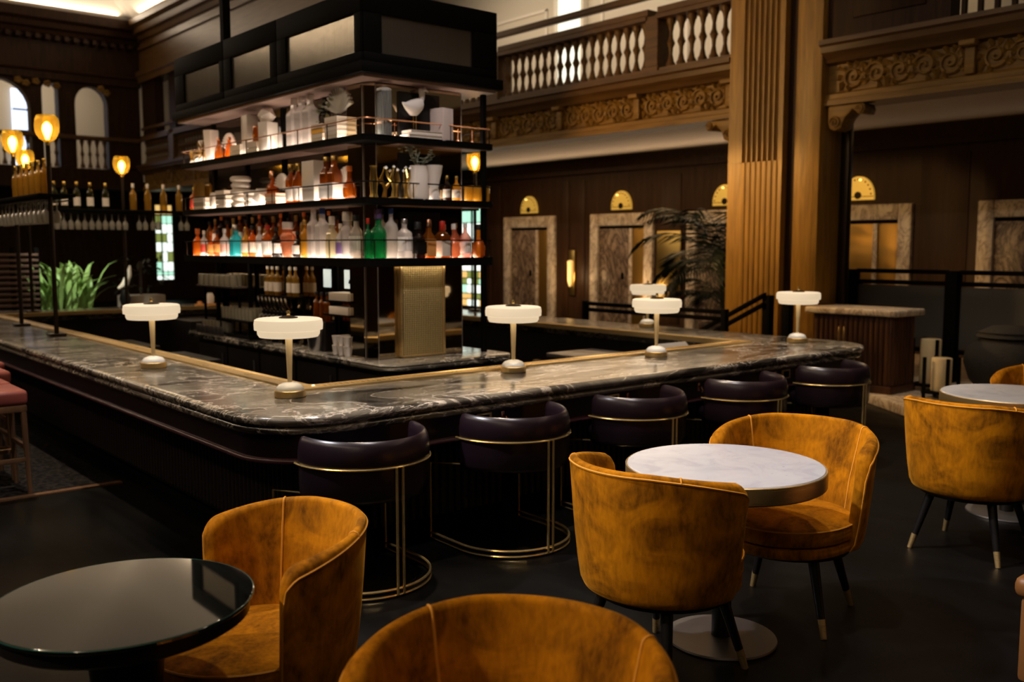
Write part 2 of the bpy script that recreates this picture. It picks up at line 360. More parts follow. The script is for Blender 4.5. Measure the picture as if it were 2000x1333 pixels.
for x, z in ((6.68, 5.86), (6.92, 5.93), (7.2, 5.9), (7.42, 5.86), (8.55, 5.9), (8.70, 5.80), (6.5, 5.93)):
    b = MB()
    for k in range(5):
        a = 2 * PI * k / 5; b.lathe([(.0, -.04), (.05, -.02), (.055, .01), (.03, .04), (.0, .045)], 8, (x + .055 * math.cos(a), -.02, z + .055 * math.sin(a)))
    b.build('carved_rosette', WOODF, ar)
MB().box(-6, 9.6, -.06, .30, 3.18, 3.74).build('fascia', WOODD, ar, bevel=.02, bseg=1)
MB().box(-6, 9.6, -.04, .14, 4.50, 4.62).build('handrail', WOODB, ar, bevel=.02, bseg=1)
BAL = MB().lathe([(.062, 0), (.062, .05), (.043, .08), (.024, .17), (.030, .25), (.055, .31), (.030, .37), (.024, .45), (.043, .54), (.062, .57), (.062, .62)], 10)
balm = BAL.build('baluster', WOODB); BALME = balm.data; bpy.data.objects.remove(balm)
for a, b in ((7.92, 8.70), (7.08, 7.45), (5.28, 6.75), (3.25, 4.98)):
    n = max(2, int((b - a) / .165))
    for k in range(n):
        o = link('baluster', BALME, ar, (a + (k + .5) * (b - a) / n, .05, 3.76)); o.scale = (1, 1, 1.19)
w = struct(MB().box(6.95, 7.50, 30.2, 30.32, 3.7, 6.1).build('window_3', M('dusk_window', (.5, .6, .8), .3, emit=(.62, .74, 1.0), es=1.7), smooth=0), 'narrow pale blue window beyond the far arches', 'window')
for z in (4.3, 4.9, 5.5): MB().box(6.95, 7.50, 30.17, 30.2, z, z + .05).build('glazing_bar', WOODD, w, smooth=0)

# ------------------------------------------------------------------ balcony along the lift side
def leafscroll(mb, y, z, w, h, x, flip):
    """one acanthus scroll: a spiral stem with leaf lobes, standing proud of the frieze"""
    pts = []
    for k in range(22):
        t = k / 21; a = (-.6 + t * 3.6 * PI) * flip; r = .5 * h * (1 - t) ** .9
        pts.append((x, y + r * math.cos(a) * flip, z + r * math.sin(a)))
    mb.tube(pts, [.020 * (1 - .5 * k / 21) for k in range(22)], 5)
    for k in range(9):
        a = -.6 + k * .62; L = h * (.30 + .12 * (k % 2))
        cy, cz = y + .40 * h * math.cos(a) * flip, z + .40 * h * math.sin(a)
        mb.loops([[(x + .01, cy - .02, cz), (x - .025, cy, cz + .02), (x + .01, cy + .02, cz), (x + .01, cy, cz - .02)],
                  [(x + .005, cy + L * .5 * math.cos(a) * flip - .03, cz + L * .5 * math.sin(a)), (x - .04, cy + L * .5 * math.cos(a) * flip, cz + L * .5 * math.sin(a) + .03), (x + .005, cy + L * .5 * math.cos(a) * flip + .03, cz + L * .5 * math.sin(a)), (x + .01, cy + L * .5 * math.cos(a) * flip, cz + L * .5 * math.sin(a) - .03)],
                  [(x - .01, cy + L * math.cos(a + .5) * flip, cz + L * math.sin(a + .5) + .002 * q) for q in range(4)]])
FRZ = MB()
for k in range(5): leafscroll(FRZ, .10 + k * .265, .135, .3, .27, 0, 1 if k % 2 else -1)
fz = FRZ.build('carved_frieze', WOODF); FRME = fz.data; bpy.data.objects.remove(fz)
def balcony(y0, y1, label, panels, newels, bays, solid=None):
    t = thing('balcony', label, 'balcony', (9.6, 0, 0))
    MB().box(.05, .4, y0, y1, 3.18, 3.9).build('beam', WOODF, t, smooth=0)
    moulding([(.05, 3.18), (-.03, 3.18), (-.03, 3.24), (-.01, 3.25), (-.01, 3.30), (.05, 3.33)], y0, y1, 'Y', 'architrave', WOODF, t)
    moulding([(.05, 3.62), (-.03, 3.64), (-.06, 3.70), (-.12, 3.74), (-.13, 3.80), (-.17, 3.82), (-.17, 3.87), (.3, 3.90), (.3, 3.62)], y0, y1, 'Y', 'ledge', WOODB, t)
    for a in panels:
        link('carved_frieze', FRME, t, (.03, a, 3.34))
        MB().box(-.03, .05, a - .17, a - .07, 3.32, 3.63).build('frieze_block', WOODF, t, bevel=.012)
        MB().box(-.11, .05, a - .20, a - .04, 3.585, 3.64).build('bracket', WOODF, t, bevel=.012)
    for a, b in newels:
        MB().box(-.06, .24, a, b, 3.88, 4.60).box(-.08, .26, a - .02, b + .02, 3.88, 3.96).build('newel', WOODB, t, bevel=.01, bseg=1)
    for a, b in bays:
        MB().box(-.05, .22, a, b, 3.88, 3.93).build('plinth_rail', WOODB, t, smooth=0)
        n = int((b - a) / .162)
        for k in range(n): link('baluster', BALME, t, (.08, a + (k + .5) * (b - a) / n, 3.93))
        moulding([(-.08, 4.55), (-.08, 4.60), (-.04, 4.63), (-.04, 4.70), (.20, 4.70), (.20, 4.63), (.24, 4.60), (.24, 4.55)], a - .05, b + .05, 'Y', 'handrail', WOODB, t)
        MB().box(.03, .13, a - .2, b + .2, 4.86, 4.95).build('upper_rail', WOODB, t, bevel=.015)
    if solid:
        a, b = solid
        MB().box(0, .2, a, b, 3.88, 5.4).build('parapet', WOODD, t, smooth=0)
        MB().box(-.02, 0, a + .25, b - .3, 4.08, 5.0).build('parapet_panel', WOODD, t, bevel=.012)
    return t
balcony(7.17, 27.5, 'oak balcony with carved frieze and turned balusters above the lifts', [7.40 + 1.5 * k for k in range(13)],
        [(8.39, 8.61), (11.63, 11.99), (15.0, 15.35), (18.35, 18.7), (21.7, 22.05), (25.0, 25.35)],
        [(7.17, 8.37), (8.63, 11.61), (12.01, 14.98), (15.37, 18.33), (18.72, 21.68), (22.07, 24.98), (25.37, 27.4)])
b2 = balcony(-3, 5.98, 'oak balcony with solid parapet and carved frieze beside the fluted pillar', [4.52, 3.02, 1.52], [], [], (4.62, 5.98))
for k in range(9): MB().box(.05, .11, 4.50 - k * .16, 4.54 - k * .16, 3.88, 4.9).build('baluster_bar', WOODD, b2, smooth=0)
MB().box(.0, .2, -3, 4.62, 4.9, 5.0).build('handrail', WOODD, b2, smooth=0)
def corbel(name, y0, flip, label):
    t = thing(name, label, 'corbel', (9.6, y0, 0)); f = flip
    poly = [(0, 3.17), (.42 * f, 3.17), (.44 * f, 3.11), (.42 * f, 3.06), (.36 * f, 3.06), (.29 * f, 3.12), (.20 * f, 3.03), (.16 * f, 2.93), (.08 * f, 2.90), (.02 * f, 2.93), (0, 3.0)]
    MB().prism(poly, -.02, .22, 'X').build('bracket_body', WOODF, t, bevel=.012)
    for cy, cz, r in ((.09 * f, 2.99, .07), (.38 * f, 3.11, .045)):
        MB().tube([(-.03, cy + r * (1 - k / 26) * math.cos(k * .5), cz + r * (1 - k / 26) * math.sin(k * .5)) for k in range(25)], .012, 5).build('scroll', WOODF, t)
corbel('corbel', 5.93, -1, 'carved scroll bracket under the balcony right of the fluted pillar')
corbel('corbel', 7.18, 1, 'carved scroll bracket under the balcony left of the fluted pillar')

# ------------------------------------------------------------------ fluted pillar
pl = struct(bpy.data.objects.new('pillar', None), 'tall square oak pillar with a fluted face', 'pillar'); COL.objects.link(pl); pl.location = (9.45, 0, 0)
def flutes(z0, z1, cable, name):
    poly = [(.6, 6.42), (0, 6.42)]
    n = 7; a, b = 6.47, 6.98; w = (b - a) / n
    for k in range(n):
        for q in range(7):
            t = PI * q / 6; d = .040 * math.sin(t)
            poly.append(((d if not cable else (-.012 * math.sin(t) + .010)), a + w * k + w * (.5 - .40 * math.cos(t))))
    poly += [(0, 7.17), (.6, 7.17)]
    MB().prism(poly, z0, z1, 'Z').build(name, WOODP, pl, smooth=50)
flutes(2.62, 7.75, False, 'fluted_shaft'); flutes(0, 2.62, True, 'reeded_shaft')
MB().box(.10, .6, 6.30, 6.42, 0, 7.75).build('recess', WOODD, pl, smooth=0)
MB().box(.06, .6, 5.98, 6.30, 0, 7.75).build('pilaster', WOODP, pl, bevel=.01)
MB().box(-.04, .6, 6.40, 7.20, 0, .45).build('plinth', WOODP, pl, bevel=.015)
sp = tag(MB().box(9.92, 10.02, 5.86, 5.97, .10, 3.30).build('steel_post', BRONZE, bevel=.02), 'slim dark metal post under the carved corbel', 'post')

# ------------------------------------------------------------------ lifts
DGOLD = M('dull_gold_door', (.30, .17, .035), .42, .8)
def lift(n, yc, gold, label):
    t = struct(bpy.data.objects.new('door_%d' % n, None), label, 'lift door'); COL.objects.link(t); t.location = (13.2, yc, 0)
    for s in (-1, 1):
        y0, y1 = sorted((s * .59, s * .80))
        MB().box(-.07, .02, y0, y1, 0, 2.25).build('jamb', VMAR, t, bevel=.02)
    MB().box(-.07, .02, -.59, .59, 2.02, 2.25).build('lintel', VMAR, t, bevel=.02)
    MB().box(-.015, .02, -.59, .59, 1.97, 2.02).build('soffit', BLACKM, t, smooth=0)
    MB().box(-.012, .015, -.20, .59, 0, 1.97).build('door_leaf', DGOLD if gold else DMAR, t, bevel=.004)
    MB().box(-.006, .015, -.59, -.20, 0, 1.97).build('side_leaf', DGOLD, t, bevel=.004)
    MB().box(-.035, .01, -.27, -.20, 0, 1.97).build('mullion', VMAR, t, bevel=.006)
    MB().box(-.03, .0, -.06, .0, 1.02, 1.14).build('call_plate', BLACKM, t, bevel=.006)
SIDE = ['farthest from the fluted pillar', 'between the sconce and gold plate', 'behind the palm leaves', 'with gold door behind the guard rail', 'at the right edge of the dark lobby']
for k, yc in enumerate((15.03, 12.41, 10.03, 7.55, 5.03)):
    lift(k + 1, yc, k == 3, 'marble framed lift door ' + SIDE[k])
DIALM = M('lit_brass_dial', (.75, .52, .15), .35, .6, emit=(1.0, .55, .08), es=.40)
for k, yc in enumerate((15.03, 12.41, 10.03, 7.60)):
    t = thing('floor_indicator', 'lit half-round brass floor indicator over the lift door ' + SIDE[k], 'lift indicator', (13.18, yc, 2.32), group='lift floor indicators')
    arc = [(.25 * math.cos(PI * q / 20), .30 * math.sin(PI * q / 20) + .05) for q in range(21)]
    MB().prism([(.25, 0)] + arc + [(-.25, 0)], -.03, .015, 'X').build('dial_plate', DIALM, t)
    for q in range(11):
        a = PI * (q + .5) / 11; cy, cz = .21 * math.cos(a), .255 * math.sin(a) + .05
        MB().box(-.036, -.03, cy - .010, cy + .010, cz - .012, cz + .012).build('numeral_tick', BLACKM, t, smooth=0)
    MB().prism([(.055 * math.cos(2 * PI * q / 16), .055 * math.sin(2 * PI * q / 16) + .07) for q in range(16)], -.04, -.03, 'X').build('hub', BRONZE, t)
    MB().box(-.035, -.03, -.25, .25, .045, .055).build('base_line', BRONZE, t, smooth=0)
    a = (1.2, 1.1, 1.4, 1.75)[k]
    MB().lathe([(0, -.012), (.022, -.008), (.022, .008), (0, .012)], 10, (-.04, .20 * math.cos(a), .25 * math.sin(a) + .05)).build('pointer_light', M('dial_lamp', (1, .8, .3), .5, emit=(1, .7, .2), es=3), t)
t = thing('wall_sconce', 'tall narrow gold wall sconce between two marble lift doors', 'sconce', (13.2, 13.73, .66))
MB().box(-.05, 0, -.08, .08, 0, .9).build('back_plate', GOLDD, t, bevel=.01)
MB().lathe([(.02, 0), (.05, .12), (.055, .5), (.03, .52)], 12, (-.09, 0, .18)).build('shade', M('sconce_glow', (1, .8, .4), .4, emit=(1, .62, .2), es=.8), t)
tag(MB().box(13.13, 13.165, 10.95, 11.5, .55, 1.91).build('brass_plate', GOLDD, bevel=.01), 'large gold wall plate between the lifts by the palm', 'wall plate')
spot('sconce_glow_light', (12.7, 11.9, .75), (13.2, 11.3, 1.1), 14, 150, WARM, .1)
spot('sconce_glow_light', (12.7, 13.73, 1.0), (13.2, 13.73, 1.0), 10, 150, WARM, .1)

# stained glass windows, lit from behind
PANEC = [M('pane_white', (.9, .95, .9), .3, emit=(.88, 1.0, .90), es=1.5), M('pane_mint', (.6, .9, .75), .3, emit=(.50, .95, .72), es=1.1),
         M('pane_amber', (.9, .6, .2), .3, emit=(1, .62, .20), es=.9), M('pane_olive', (.3, .4, .1), .3, emit=(.35, .42, .10), es=.6)]
def stained(name, origin, along, w, h, nx, rows, label, seed):
    t = struct(bpy.data.objects.new(name, None), label, 'window'); COL.objects.link(t); t.location = origin
    if along == 'X': t.rotation_euler = (0, 0, PI / 2)
    rr = random.Random(seed); z = 0
    for q, (hh, pal) in enumerate(rows):
        for k in range(nx):
            a, b = -w / 2 + w * k / nx + .012, -w / 2 + w * (k + 1) / nx - .012
            MB().box(-.02, .0, a, b, z + .012, z + hh - .012).build('pane', PANEC[rr.choice(pal)], t, bevel=.008)
        z += hh
    MB().box(.0, .02, -w / 2, w / 2, 0, h).build('leading', BLACKM, t, smooth=0)
    for s in (-1, 1): MB().box(-.05, .02, *sorted((s * w / 2, s * (w / 2 + .07))), -.06, h + .06).build('frame', WOODL, t, bevel=.01)
    MB().box(-.05, .02, -w / 2, w / 2, h, h + .06).build('head', WOODL, t, bevel=.01)
    for k in range(1, nx):
        if k % 2 == 0 or nx == 2: MB().box(-.05, .0, -w / 2 + w * k / nx - .02, -w / 2 + w * k / nx + .02, 0, h).build('mullion', BLACKM, t, smooth=0)
ROWS = [(.16, [2, 2, 0]), (.13, [2, 3]), (.20, [1, 0, 0]), (.14, [1, 0, 3]), (.16, [1, 3, 2]), (.42, [0]), (.30, [0]), (.36, [0, 0, 1]), (.42, [0, 1])]
stained('window_1', (13.17, 16.93, .29), 'Y', .86, 2.29, 4, ROWS, 'tall lit stained glass window right of the bottle shelves', 3)
stained('window_2', (10.86, 29.45, .60), 'X', .52, 2.30, 3, [(.14, [0]), (.12, [1]), (.30, [0, 1]), (.3, [0, 3]), (.3, [0]), (.26, [0, 3]), (.3, [0, 0, 1]), (.28, [1, 3]), (.30, [2, 3])], 'narrow lit stained glass window under the gold bottles', 5)
w = struct(MB().box(13.12, 13.2, 13.42, 14.12, 3.6, 6.5).build('window_4', M('gallery_window', (.8, .85, .8), .4, emit=(.95, 1.0, .88), es=.75), smooth=0), 'tall lit window in the gallery wall above the lifts', 'window')
for y in (13.36, 14.12): MB().box(13.06, 13.2, y, y + .08, 3.5, 6.6).build('frame', PLAST, w, bevel=.01)
for z in (4.6, 5.6): MB().box(13.10, 13.12, 13.44, 14.12, z, z + .05).build('glazing_bar', PLAST, w, smooth=0)
for k, (y0, y1) in enumerate(((14.5, 16.9), (10.9, 13.0), (8.2, 10.4), (5.2, 7.6), (2.2, 4.6), (17.3, 20.0))):
    m = MB()
    for a, b, c, d in ((y0, y1, 4.0, 4.06), (y0, y1, 6.3, 6.36), (y0, y0 + .06, 4.0, 6.36), (y1 - .06, y1, 4.0, 6.36)): m.box(13.16, 13.2, a, b, c, d)
    struct(m.build('trim_%d' % (4 + k), PLAST, bevel=.008), 'rectangular plaster moulding on the gallery wall', 'moulding')

# ------------------------------------------------------------------ bar counter
X0, X1, Y0, Y1 = 1.93, 7.52, 4.06, 13.3
def ring(d, z, r=.42): return rrect(X0 + d, X1 - d, Y0 + d, Y1 - d, max(r - d, .02), z, 12)
def iring(z, e=0., r=.04): return rrect(2.53 + e, 6.80 - e, 4.84 + e, 12.62 - e, r, z, 12)
bt = thing('marble_counter', 'black and cream veined marble counter of the bar', 'counter', (0, 0, 0))
prof = [(.10, .722), (.055, .722), (.030, .726), (.018, .738), (.018, .752), (.030, .762), (.034, .768), (.014, .772), (.002, .785), (0, .798), (.006, .811), (.020, .819), (.04, .82)]
m = MB(); m.loops([ring(d, z) for d, z in prof] + [iring(.82), iring(.722)], ring=True)
m.build('marble_slab', BARM, bt, smooth=55)
m = MB(); m.loops([iring(.8205), iring(.832, .004), iring(.834, .02), iring(.834, .035), iring(.826, .045), iring(.826, .115), iring(.834, .12), iring(.834, .13), iring(.79, .13), iring(.79, 0)], ring=True)
m.build('brass_rail', BRUSH, bt, smooth=30)
ds = MB()
for k in range(110): ds.box(2.72 + k * .0366, 2.735 + k * .0366, 4.89, 4.955, .8265, .830)
o = ds.build('drip_grille', BRASS, bt, smooth=0); o['kind'] = 'stuff'
bc = thing('bar_counter', 'dark bar front with plum leather apron and ribbed panels', 'bar', (0, 0, 0))
m = MB(); m.loops([ring(d, z) for d, z in [(.10, .722), (.075, .715), (.072, .60), (.10, .60)]], ring=False, cap=(False, False)); m.build('leather_apron', LEA, bc, smooth=60)
m = MB(); m.loops([ring(d, z) for d, z in [(.10, .60), (.062, .602), (.050, .592), (.052, .580), (.064, .573), (.10, .575), (.12, .59)]], ring=True)
m.build('apron_lip', M('plum_lip', (.085, .030, .040), .22, spec=.6), bc, smooth=60)
m = MB(); m.loops([ring(d, z) for d, z in [(.30, .10), (.30, .60), (.40, .60), (.40, .10)]], ring=True); m.build('front_panel', DARK, bc)
m = MB(); m.loops([ring(d, z) for d, z in [(.34, 0), (.34, .09), (.28, .095), (.28, .11), (.40, .11), (.40, 0)]], ring=True); m.build('kick_plate', BLACKM, bc)
m = MB(); m.loops([iring(.0, -.02), iring(.79, -.02), iring(.79, -.06), iring(.0, -.06)], ring=True); m.build('inner_panel', DARK, bc)
rib = MB().prism([(-.020, 0), (-.017, -.012), (-.010, -.019), (0, -.022), (.010, -.019), (.017, -.012), (.020, 0)], .11, .60).build('rib', DARK); RIB = rib.data; bpy.data.objects.remove(rib)
RM = M('ribbed_black_wood', (.016, .011, .010), .3, spec=.55); RIB.materials.clear(); RIB.materials.append(RM)
nrib = 0
xx = X0 + .45
while xx < X1 - .45:
    link('rib', RIB, bc, (xx, Y0 + .30, 0)); xx += .052; nrib += 1
yy = Y0 + .45
while yy < 11.6:
    o = link('rib', RIB, bc, (X0 + .30, yy, 0)); o.rotation_euler = (0, 0, -PI / 2); yy += .052
for k in range(5):
    a = PI + (k + .5) * PI / 10; o = link('rib', RIB, bc, (X0 + .42 + .12 * math.cos(a), Y0 + .42 + .12 * math.sin(a), 0)); o.rotation_euler = (0, 0, a + PI / 2)
# bag hooks and sockets under the counter
def hook(x, label):
    t = thing('bag_hook', label, 'hook', (x, Y0 + .072, .675), group='copper bag hooks under the bar')
    MB().box(-.012, .012, -.006, 0, -.03, .03).build('plate', COPPER, t, bevel=.003)
    MB().tube([(0, -.006, .005), (0, -.03, .0), (0, -.042, -.018), (0, -.034, -.034), (0, -.018, -.030)], .006, 6).build('hook', COPPER, t)
def socket(x, label):
    t = thing('power_socket', label, 'socket', (x, Y0 + .072, .675), group='sockets under the bar')
    MB().box(-.055, .055, -.012, 0, -.035, .035).build('plate', BRUSH, t, bevel=.004)
    MB().box(-.034, .034, -.015, -.012, -.024, .024).build('socket_face', BLACKM, t, bevel=.003)
for k, x in enumerate((3.28, 4.32, 5.30, 6.2)):
    pos = ['second', 'third', 'fourth', 'fifth'][k]
    hook(x - .13, 'copper bag hook left of the socket above the %s plum stool' % pos)
    hook(x + .14, 'copper bag hook right of the socket above the %s plum stool' % pos)
    socket(x, 'brass edged power socket above the %s plum bar stool' % pos)

# ------------------------------------------------------------------ lamps on the bar
def make_lamp():
    t = thing('table_lamp', '', 'lamp')
    MB().lathe([(.078, 0), (.084, .004), (.084, .036), (.078, .040)], 28).build('base', BRUSH, t)
    MB().lathe([(.076, .040), (.074, .052), (.060, .068), (.035, .078), (.012, .081)], 28).build('base_dome', BASEW, t)
    MB().lathe([(.012, .078), (.020, .33), (.022, .34)], 16).build('stem', CHAMP, t)
    MB().lathe([(.03, .338), (.148, .338), (.148, .342), (.03, .342)], 32).build('diffuser', DIFF, t)
    sh = MB().lathe([(.150, .340), (.151, .330), (.157, .331), (.166, .345), (.168, .366), (.182, .370), (.184, .40), (.180, .424), (.168, .430), (.06, .432)], 40, cap=(False, True)).build('shade', OPAL, t)
    MB().lathe([(.052, .430), (.050, .437), (.020, .444), (.010, .446)], 24).build('cap', BRONZE, sh)
    MB().lathe([(.008, .445), (.010, .462), (.008, .472), (.0, .474)], 12).build('finial', BRASS, sh)
    return t
lamp0 = make_lamp()
for k, (x, y, lb) in enumerate(((2.40, 4.72, 'lit disc lamp at the near corner of the marble bar'), (2.28, 6.46, 'lit disc lamp on the left side of the bar'),
        (4.00, 4.72, 'lit disc lamp in the middle of the bar front, before the brass mesh column'), (5.38, 4.70, 'lit disc lamp on the bar front, overlapping the farther lamp behind it'),
        (7.10, 4.62, 'lit disc lamp at the end of the bar near the fluted pillar'), (7.48 - .18, 6.50, 'lit disc lamp on the far side of the bar, showing above another shade'))):
    if k == 0: o = lamp0; o.location = (x, y, .82); o['label'] = lb; o['group'] = 'disc lamps on the bar'
    else: o = dup(lamp0, (x, y, .82), k * .7, lb, 'disc lamps on the bar')
lamp0['group'] = 'disc lamps on the bar'

# ------------------------------------------------------------------ plum bar stools
def make_stool():
    t = thing('bar_stool', '', 'stool')
    def shell(prof, a0, name, mat, rise):     # profile of (r, z) swept round the back, faces +Y
        m = MB(); N = 44; L = []; rc = sum(p[0] for p in prof) / len(prof)
        for k in range(N + 1):
            u = -1 + 2 * k / N; a = -PI / 2 + u * math.radians(a0)
            e = max(0., (abs(u) - .90) / .10); sh = math.sqrt(max(0, 1 - e * e)) * .97 + .03
            L.append([((rc + (r - rc) * sh) * math.cos(a), (rc + (r - rc) * sh) * math.sin(a), z + rise * abs(u) ** 2 * (z - .62) / .12 - (z - .62) * .35 * (1 - sh)) for r, z in prof])
        return m.loops(L).build(name, mat, t, smooth=60)
    shell([(.332, .622), (.336, .64), (.335, .68), (.326, .72), (.316, .738), (.307, .744), (.297, .739), (.288, .70), (.282, .622)], 99, 'backrest', LEA, .012)
    shell([(.330, .622), (.331, .56), (.328, .48), (.318, .455), (.300, .452), (.290, .48), (.288, .622)], 99, 'seat_shell', LEA, 0)
    MB().lathe([(.20, .445), (.285, .447), (.288, .468), (.20, .468)], 40).build('seat_base', BLACKM, t, smooth=50)
    MB().lathe([(.27, .468), (.284, .48), (.286, .52), (.270, .540), (.18, .548)], 40).build('seat_cushion', LEA, t, smooth=60)
    MB().tube([(.336 * math.cos(-PI / 2 + math.radians(99) * (k / 20 - 1)), .336 * math.sin(-PI / 2 + math.radians(99) * (k / 20 - 1)), .620) for k in range(41)], .0062, 6).build('brass_band', BRASS, t)
    m = MB()
    for s in (-1, 1):
        b = -PI / 2 + s * .050; m.tube([(.340 * math.cos(b), .340 * math.sin(b), .618), (.340 * math.cos(b), .340 * math.sin(b), .012)], .0068, 8)
    m.build('post', BRASS, t)
    for s in (-1, 1): MB().tube([(s * .325, .30, .012), (s * .325, .30, .44), (s * .26, .10, .452)], .0060, 8).build('post', BRASS, t)
    for z in (.010, .040):
        MB().tube([(-.325, .30, z)] + [(.333 * math.cos(PI + PI * k / 30), .333 * math.sin(PI + PI * k / 30), z) for k in range(31)] + [(.325, .30, z)], .0065, 6).build('foot_ring', BRASS, t)
    MB().lathe([(.27, .002), (.27, .012), (.05, .018), (.045, .455)], 28).build('pedestal', BLACKM, t)
    return t
stool0 = make_stool()
for k, x in enumerate((2.40, 3.35, 4.35, 5.42, 6.50)):
    lb = '%s plum leather barrel stool with brass band, counted from the rounded bar corner' % ORD[k]
    if k == 0: stool0.location = (x, 3.985, 0); stool0['label'] = lb; stool0['group'] = 'plum stools along the bar front'
    else: dup(stool0, (x, 3.985, 0), 0, lb, 'plum stools along the bar front')
# rose leather stools on the left side of the bar
def rose_stool(x, y, label):
    t = thing('wooden_bar_stool', label, 'stool', (x, y, 0), group='rose leather stools on the left side of the bar')
    MB().box(-.20, .20, -.20, .20, .60, .70).build('seat', RLEA, t, bevel=.03, bseg=3)
    MB().box(-.19, .19, -.19, .19, .555, .60).build('seat_frame', WOODS, t, bevel=.006)
    for sx in (-1, 1):
        for sy in (-1, 1): MB().tube([(sx * .17, sy * .17, .56), (sx * .185, sy * .185, 0)], [.020, .014], 8).build('leg', WOODS, t)
    for s in (-1, 1):
        MB().box(-.175, .175, s * .178 - .012, s * .178 + .012, .22, .25).build('stretcher', WOODS, t, bevel=.004)
        MB().box(s * .178 - .012, s * .178 + .012, -.175, .175, .30, .33).build('stretcher', WOODS, t, bevel=.004)
for k, (x, y) in enumerate(((1.37, 6.98), (1.38, 7.45), (1.52, 8.10), (1.62, 8.75))):
    rose_stool(x, y, ['nearest rose leather stool with wooden legs by the floor strip', 'second rose leather stool along the left side of the bar', 'third rose leather stool along the left side of the bar', 'fourth rose leather stool, farthest along the left side of the bar'][k])

# ------------------------------------------------------------------ back bar island
def irect(x0, x1, y0, y1, r, z): return rrect(x0, x1, y0, y1, r, z, 8)
bb = thing('back_bar_cabinet', 'dark back bar cabinet under the bottle shelves', 'cabinet', (0, 0, 0))
MB().box(3.82, 4.84, 5.92, 9.5, 0, .72).build('body', DARK, bb, bevel=.01)
for k in range(5):
    y = 5.98 + k * .70
    d = MB().box(3.80, 3.82, y, y + .66, .10, .68).build('door', DARK, bb, bevel=.006)
    MB().tube([(3.785, y + .06, .40), (3.785, y + .06, .60)], .008, 8).build('handle', STEEL, d)
MB().box(3.9, 4.8, 5.90, 5.92, .10, .68).build('end_panel', DARK, bb, bevel=.006)
bbt = MB(); bbt.loops([irect(3.72 + d, 4.96 - d, 5.80 + d, 9.62 - d, .14 - d * .5, z) for d, z in ((.06, .72), (.012, .722), (0, .735), (.002, .752), (.012, .757), (.0, .764), (.006, .778), (.02, .78))])
tag(bbt.build('back_bar_counter', BARM, smooth=55), 'dark veined marble top of the back bar under the shelves', 'counter')

isl = thing('bottle_shelving', 'tall dark island of lit bottle shelves with glazed top box', 'shelving', (0, 0, 0))
SX0, SX1, SY0, SY1 = 3.68, 4.90, 6.0, 9.5
ZS = (1.54, 1.985, 2.44)
for k, z in enumerate(ZS):
    m = MB(); m.loops([irect(SX0 + d, SX1 - d, SY0 + d, SY1 - d, .06, zz) for d, zz in ((.01, z - .038), (0, z - .034), (0, z - .004), (.004, z), )])
    sh = m.build('shelf', BLACKM, isl, smooth=30)
    MB().box(SX0 + .045, SX0 + .19, SY0 + .3, SY1 - .05, z, z + .003).box(SX0 + .05, SX1 - .05, SY0 + .04, SY0 + .135, z, z + .003).build('light_panel', LEDP, sh, smooth=0)
    MB().box(SX0 + .02, SX0 + .25, SY0 + .3, SY1 - .05, z - .042, z - .038).box(SX0 + .3, SX1 - .05, SY0 + .02, SY0 + .22, z - .042, z - .038).build('underside', M('brown_shelf_lining', (.22, .14, .11), .35, spec=.4), sh, smooth=0)
    MB().loops([irect(SX0, SX1, SY0, SY1, .06, z), irect(SX0, SX1, SY0, SY1, .06, z + .011), irect(SX0 + .008, SX1 - .008, SY0 + .008, SY1 - .008, .055, z + .011), irect(SX0 + .008, SX1 - .008, SY0 + .008, SY1 - .008, .055, z)], ring=True).build('lip', BLACKM, sh, smooth=0)
    MB().loops([irect(SX0, SX1, SY0, SY1, .06, z - .034), irect(SX0, SX1, SY0, SY1, .06, z - .054), irect(SX0 + .008, SX1 - .008, SY0 + .008, SY1 - .008, .055, z - .054), irect(SX0 + .008, SX1 - .008, SY0 + .008, SY1 - .008, .055, z - .034)], ring=True).build('edge_strip', BLACKM, sh, smooth=0) if k == 0 else None
    if k == 0: MB().box(SX0 + .10, SX0 + .12, SY0 + .3, SY1 - .05, z - .046, z - .042).box(SX0 + .3, SX1 - .1, SY0 + .06, SY0 + .075, z - .046, z - .042).build('under_led', M('under_led', (1, 1, 1), .5, emit=(1, .8, .55), es=9), sh, smooth=0)
    g = MB(); h = .125 if k else .145
    lo = irect(SX0 + .012, SX1 - .012, SY0 + .012, SY1 - .012, .05, z + h)
    g.tube(lo, .0055, 6, True); g.build('gallery_rail', COPPER if k == 2 else BLACKM, isl)
    posts = [(SX0 + .012, SY0 + .08 + q * .475) for q in range(8)] + [(SX0 + .08 + q * .35, SY0 + .012) for q in range(4)] + [(SX1 - .012, SY0 + .07 + q * .6) for q in range(3)]
    for x, y in posts: MB().cyl((x, y, z), .005, h, 6).build('rail_post', BRONZE, isl)
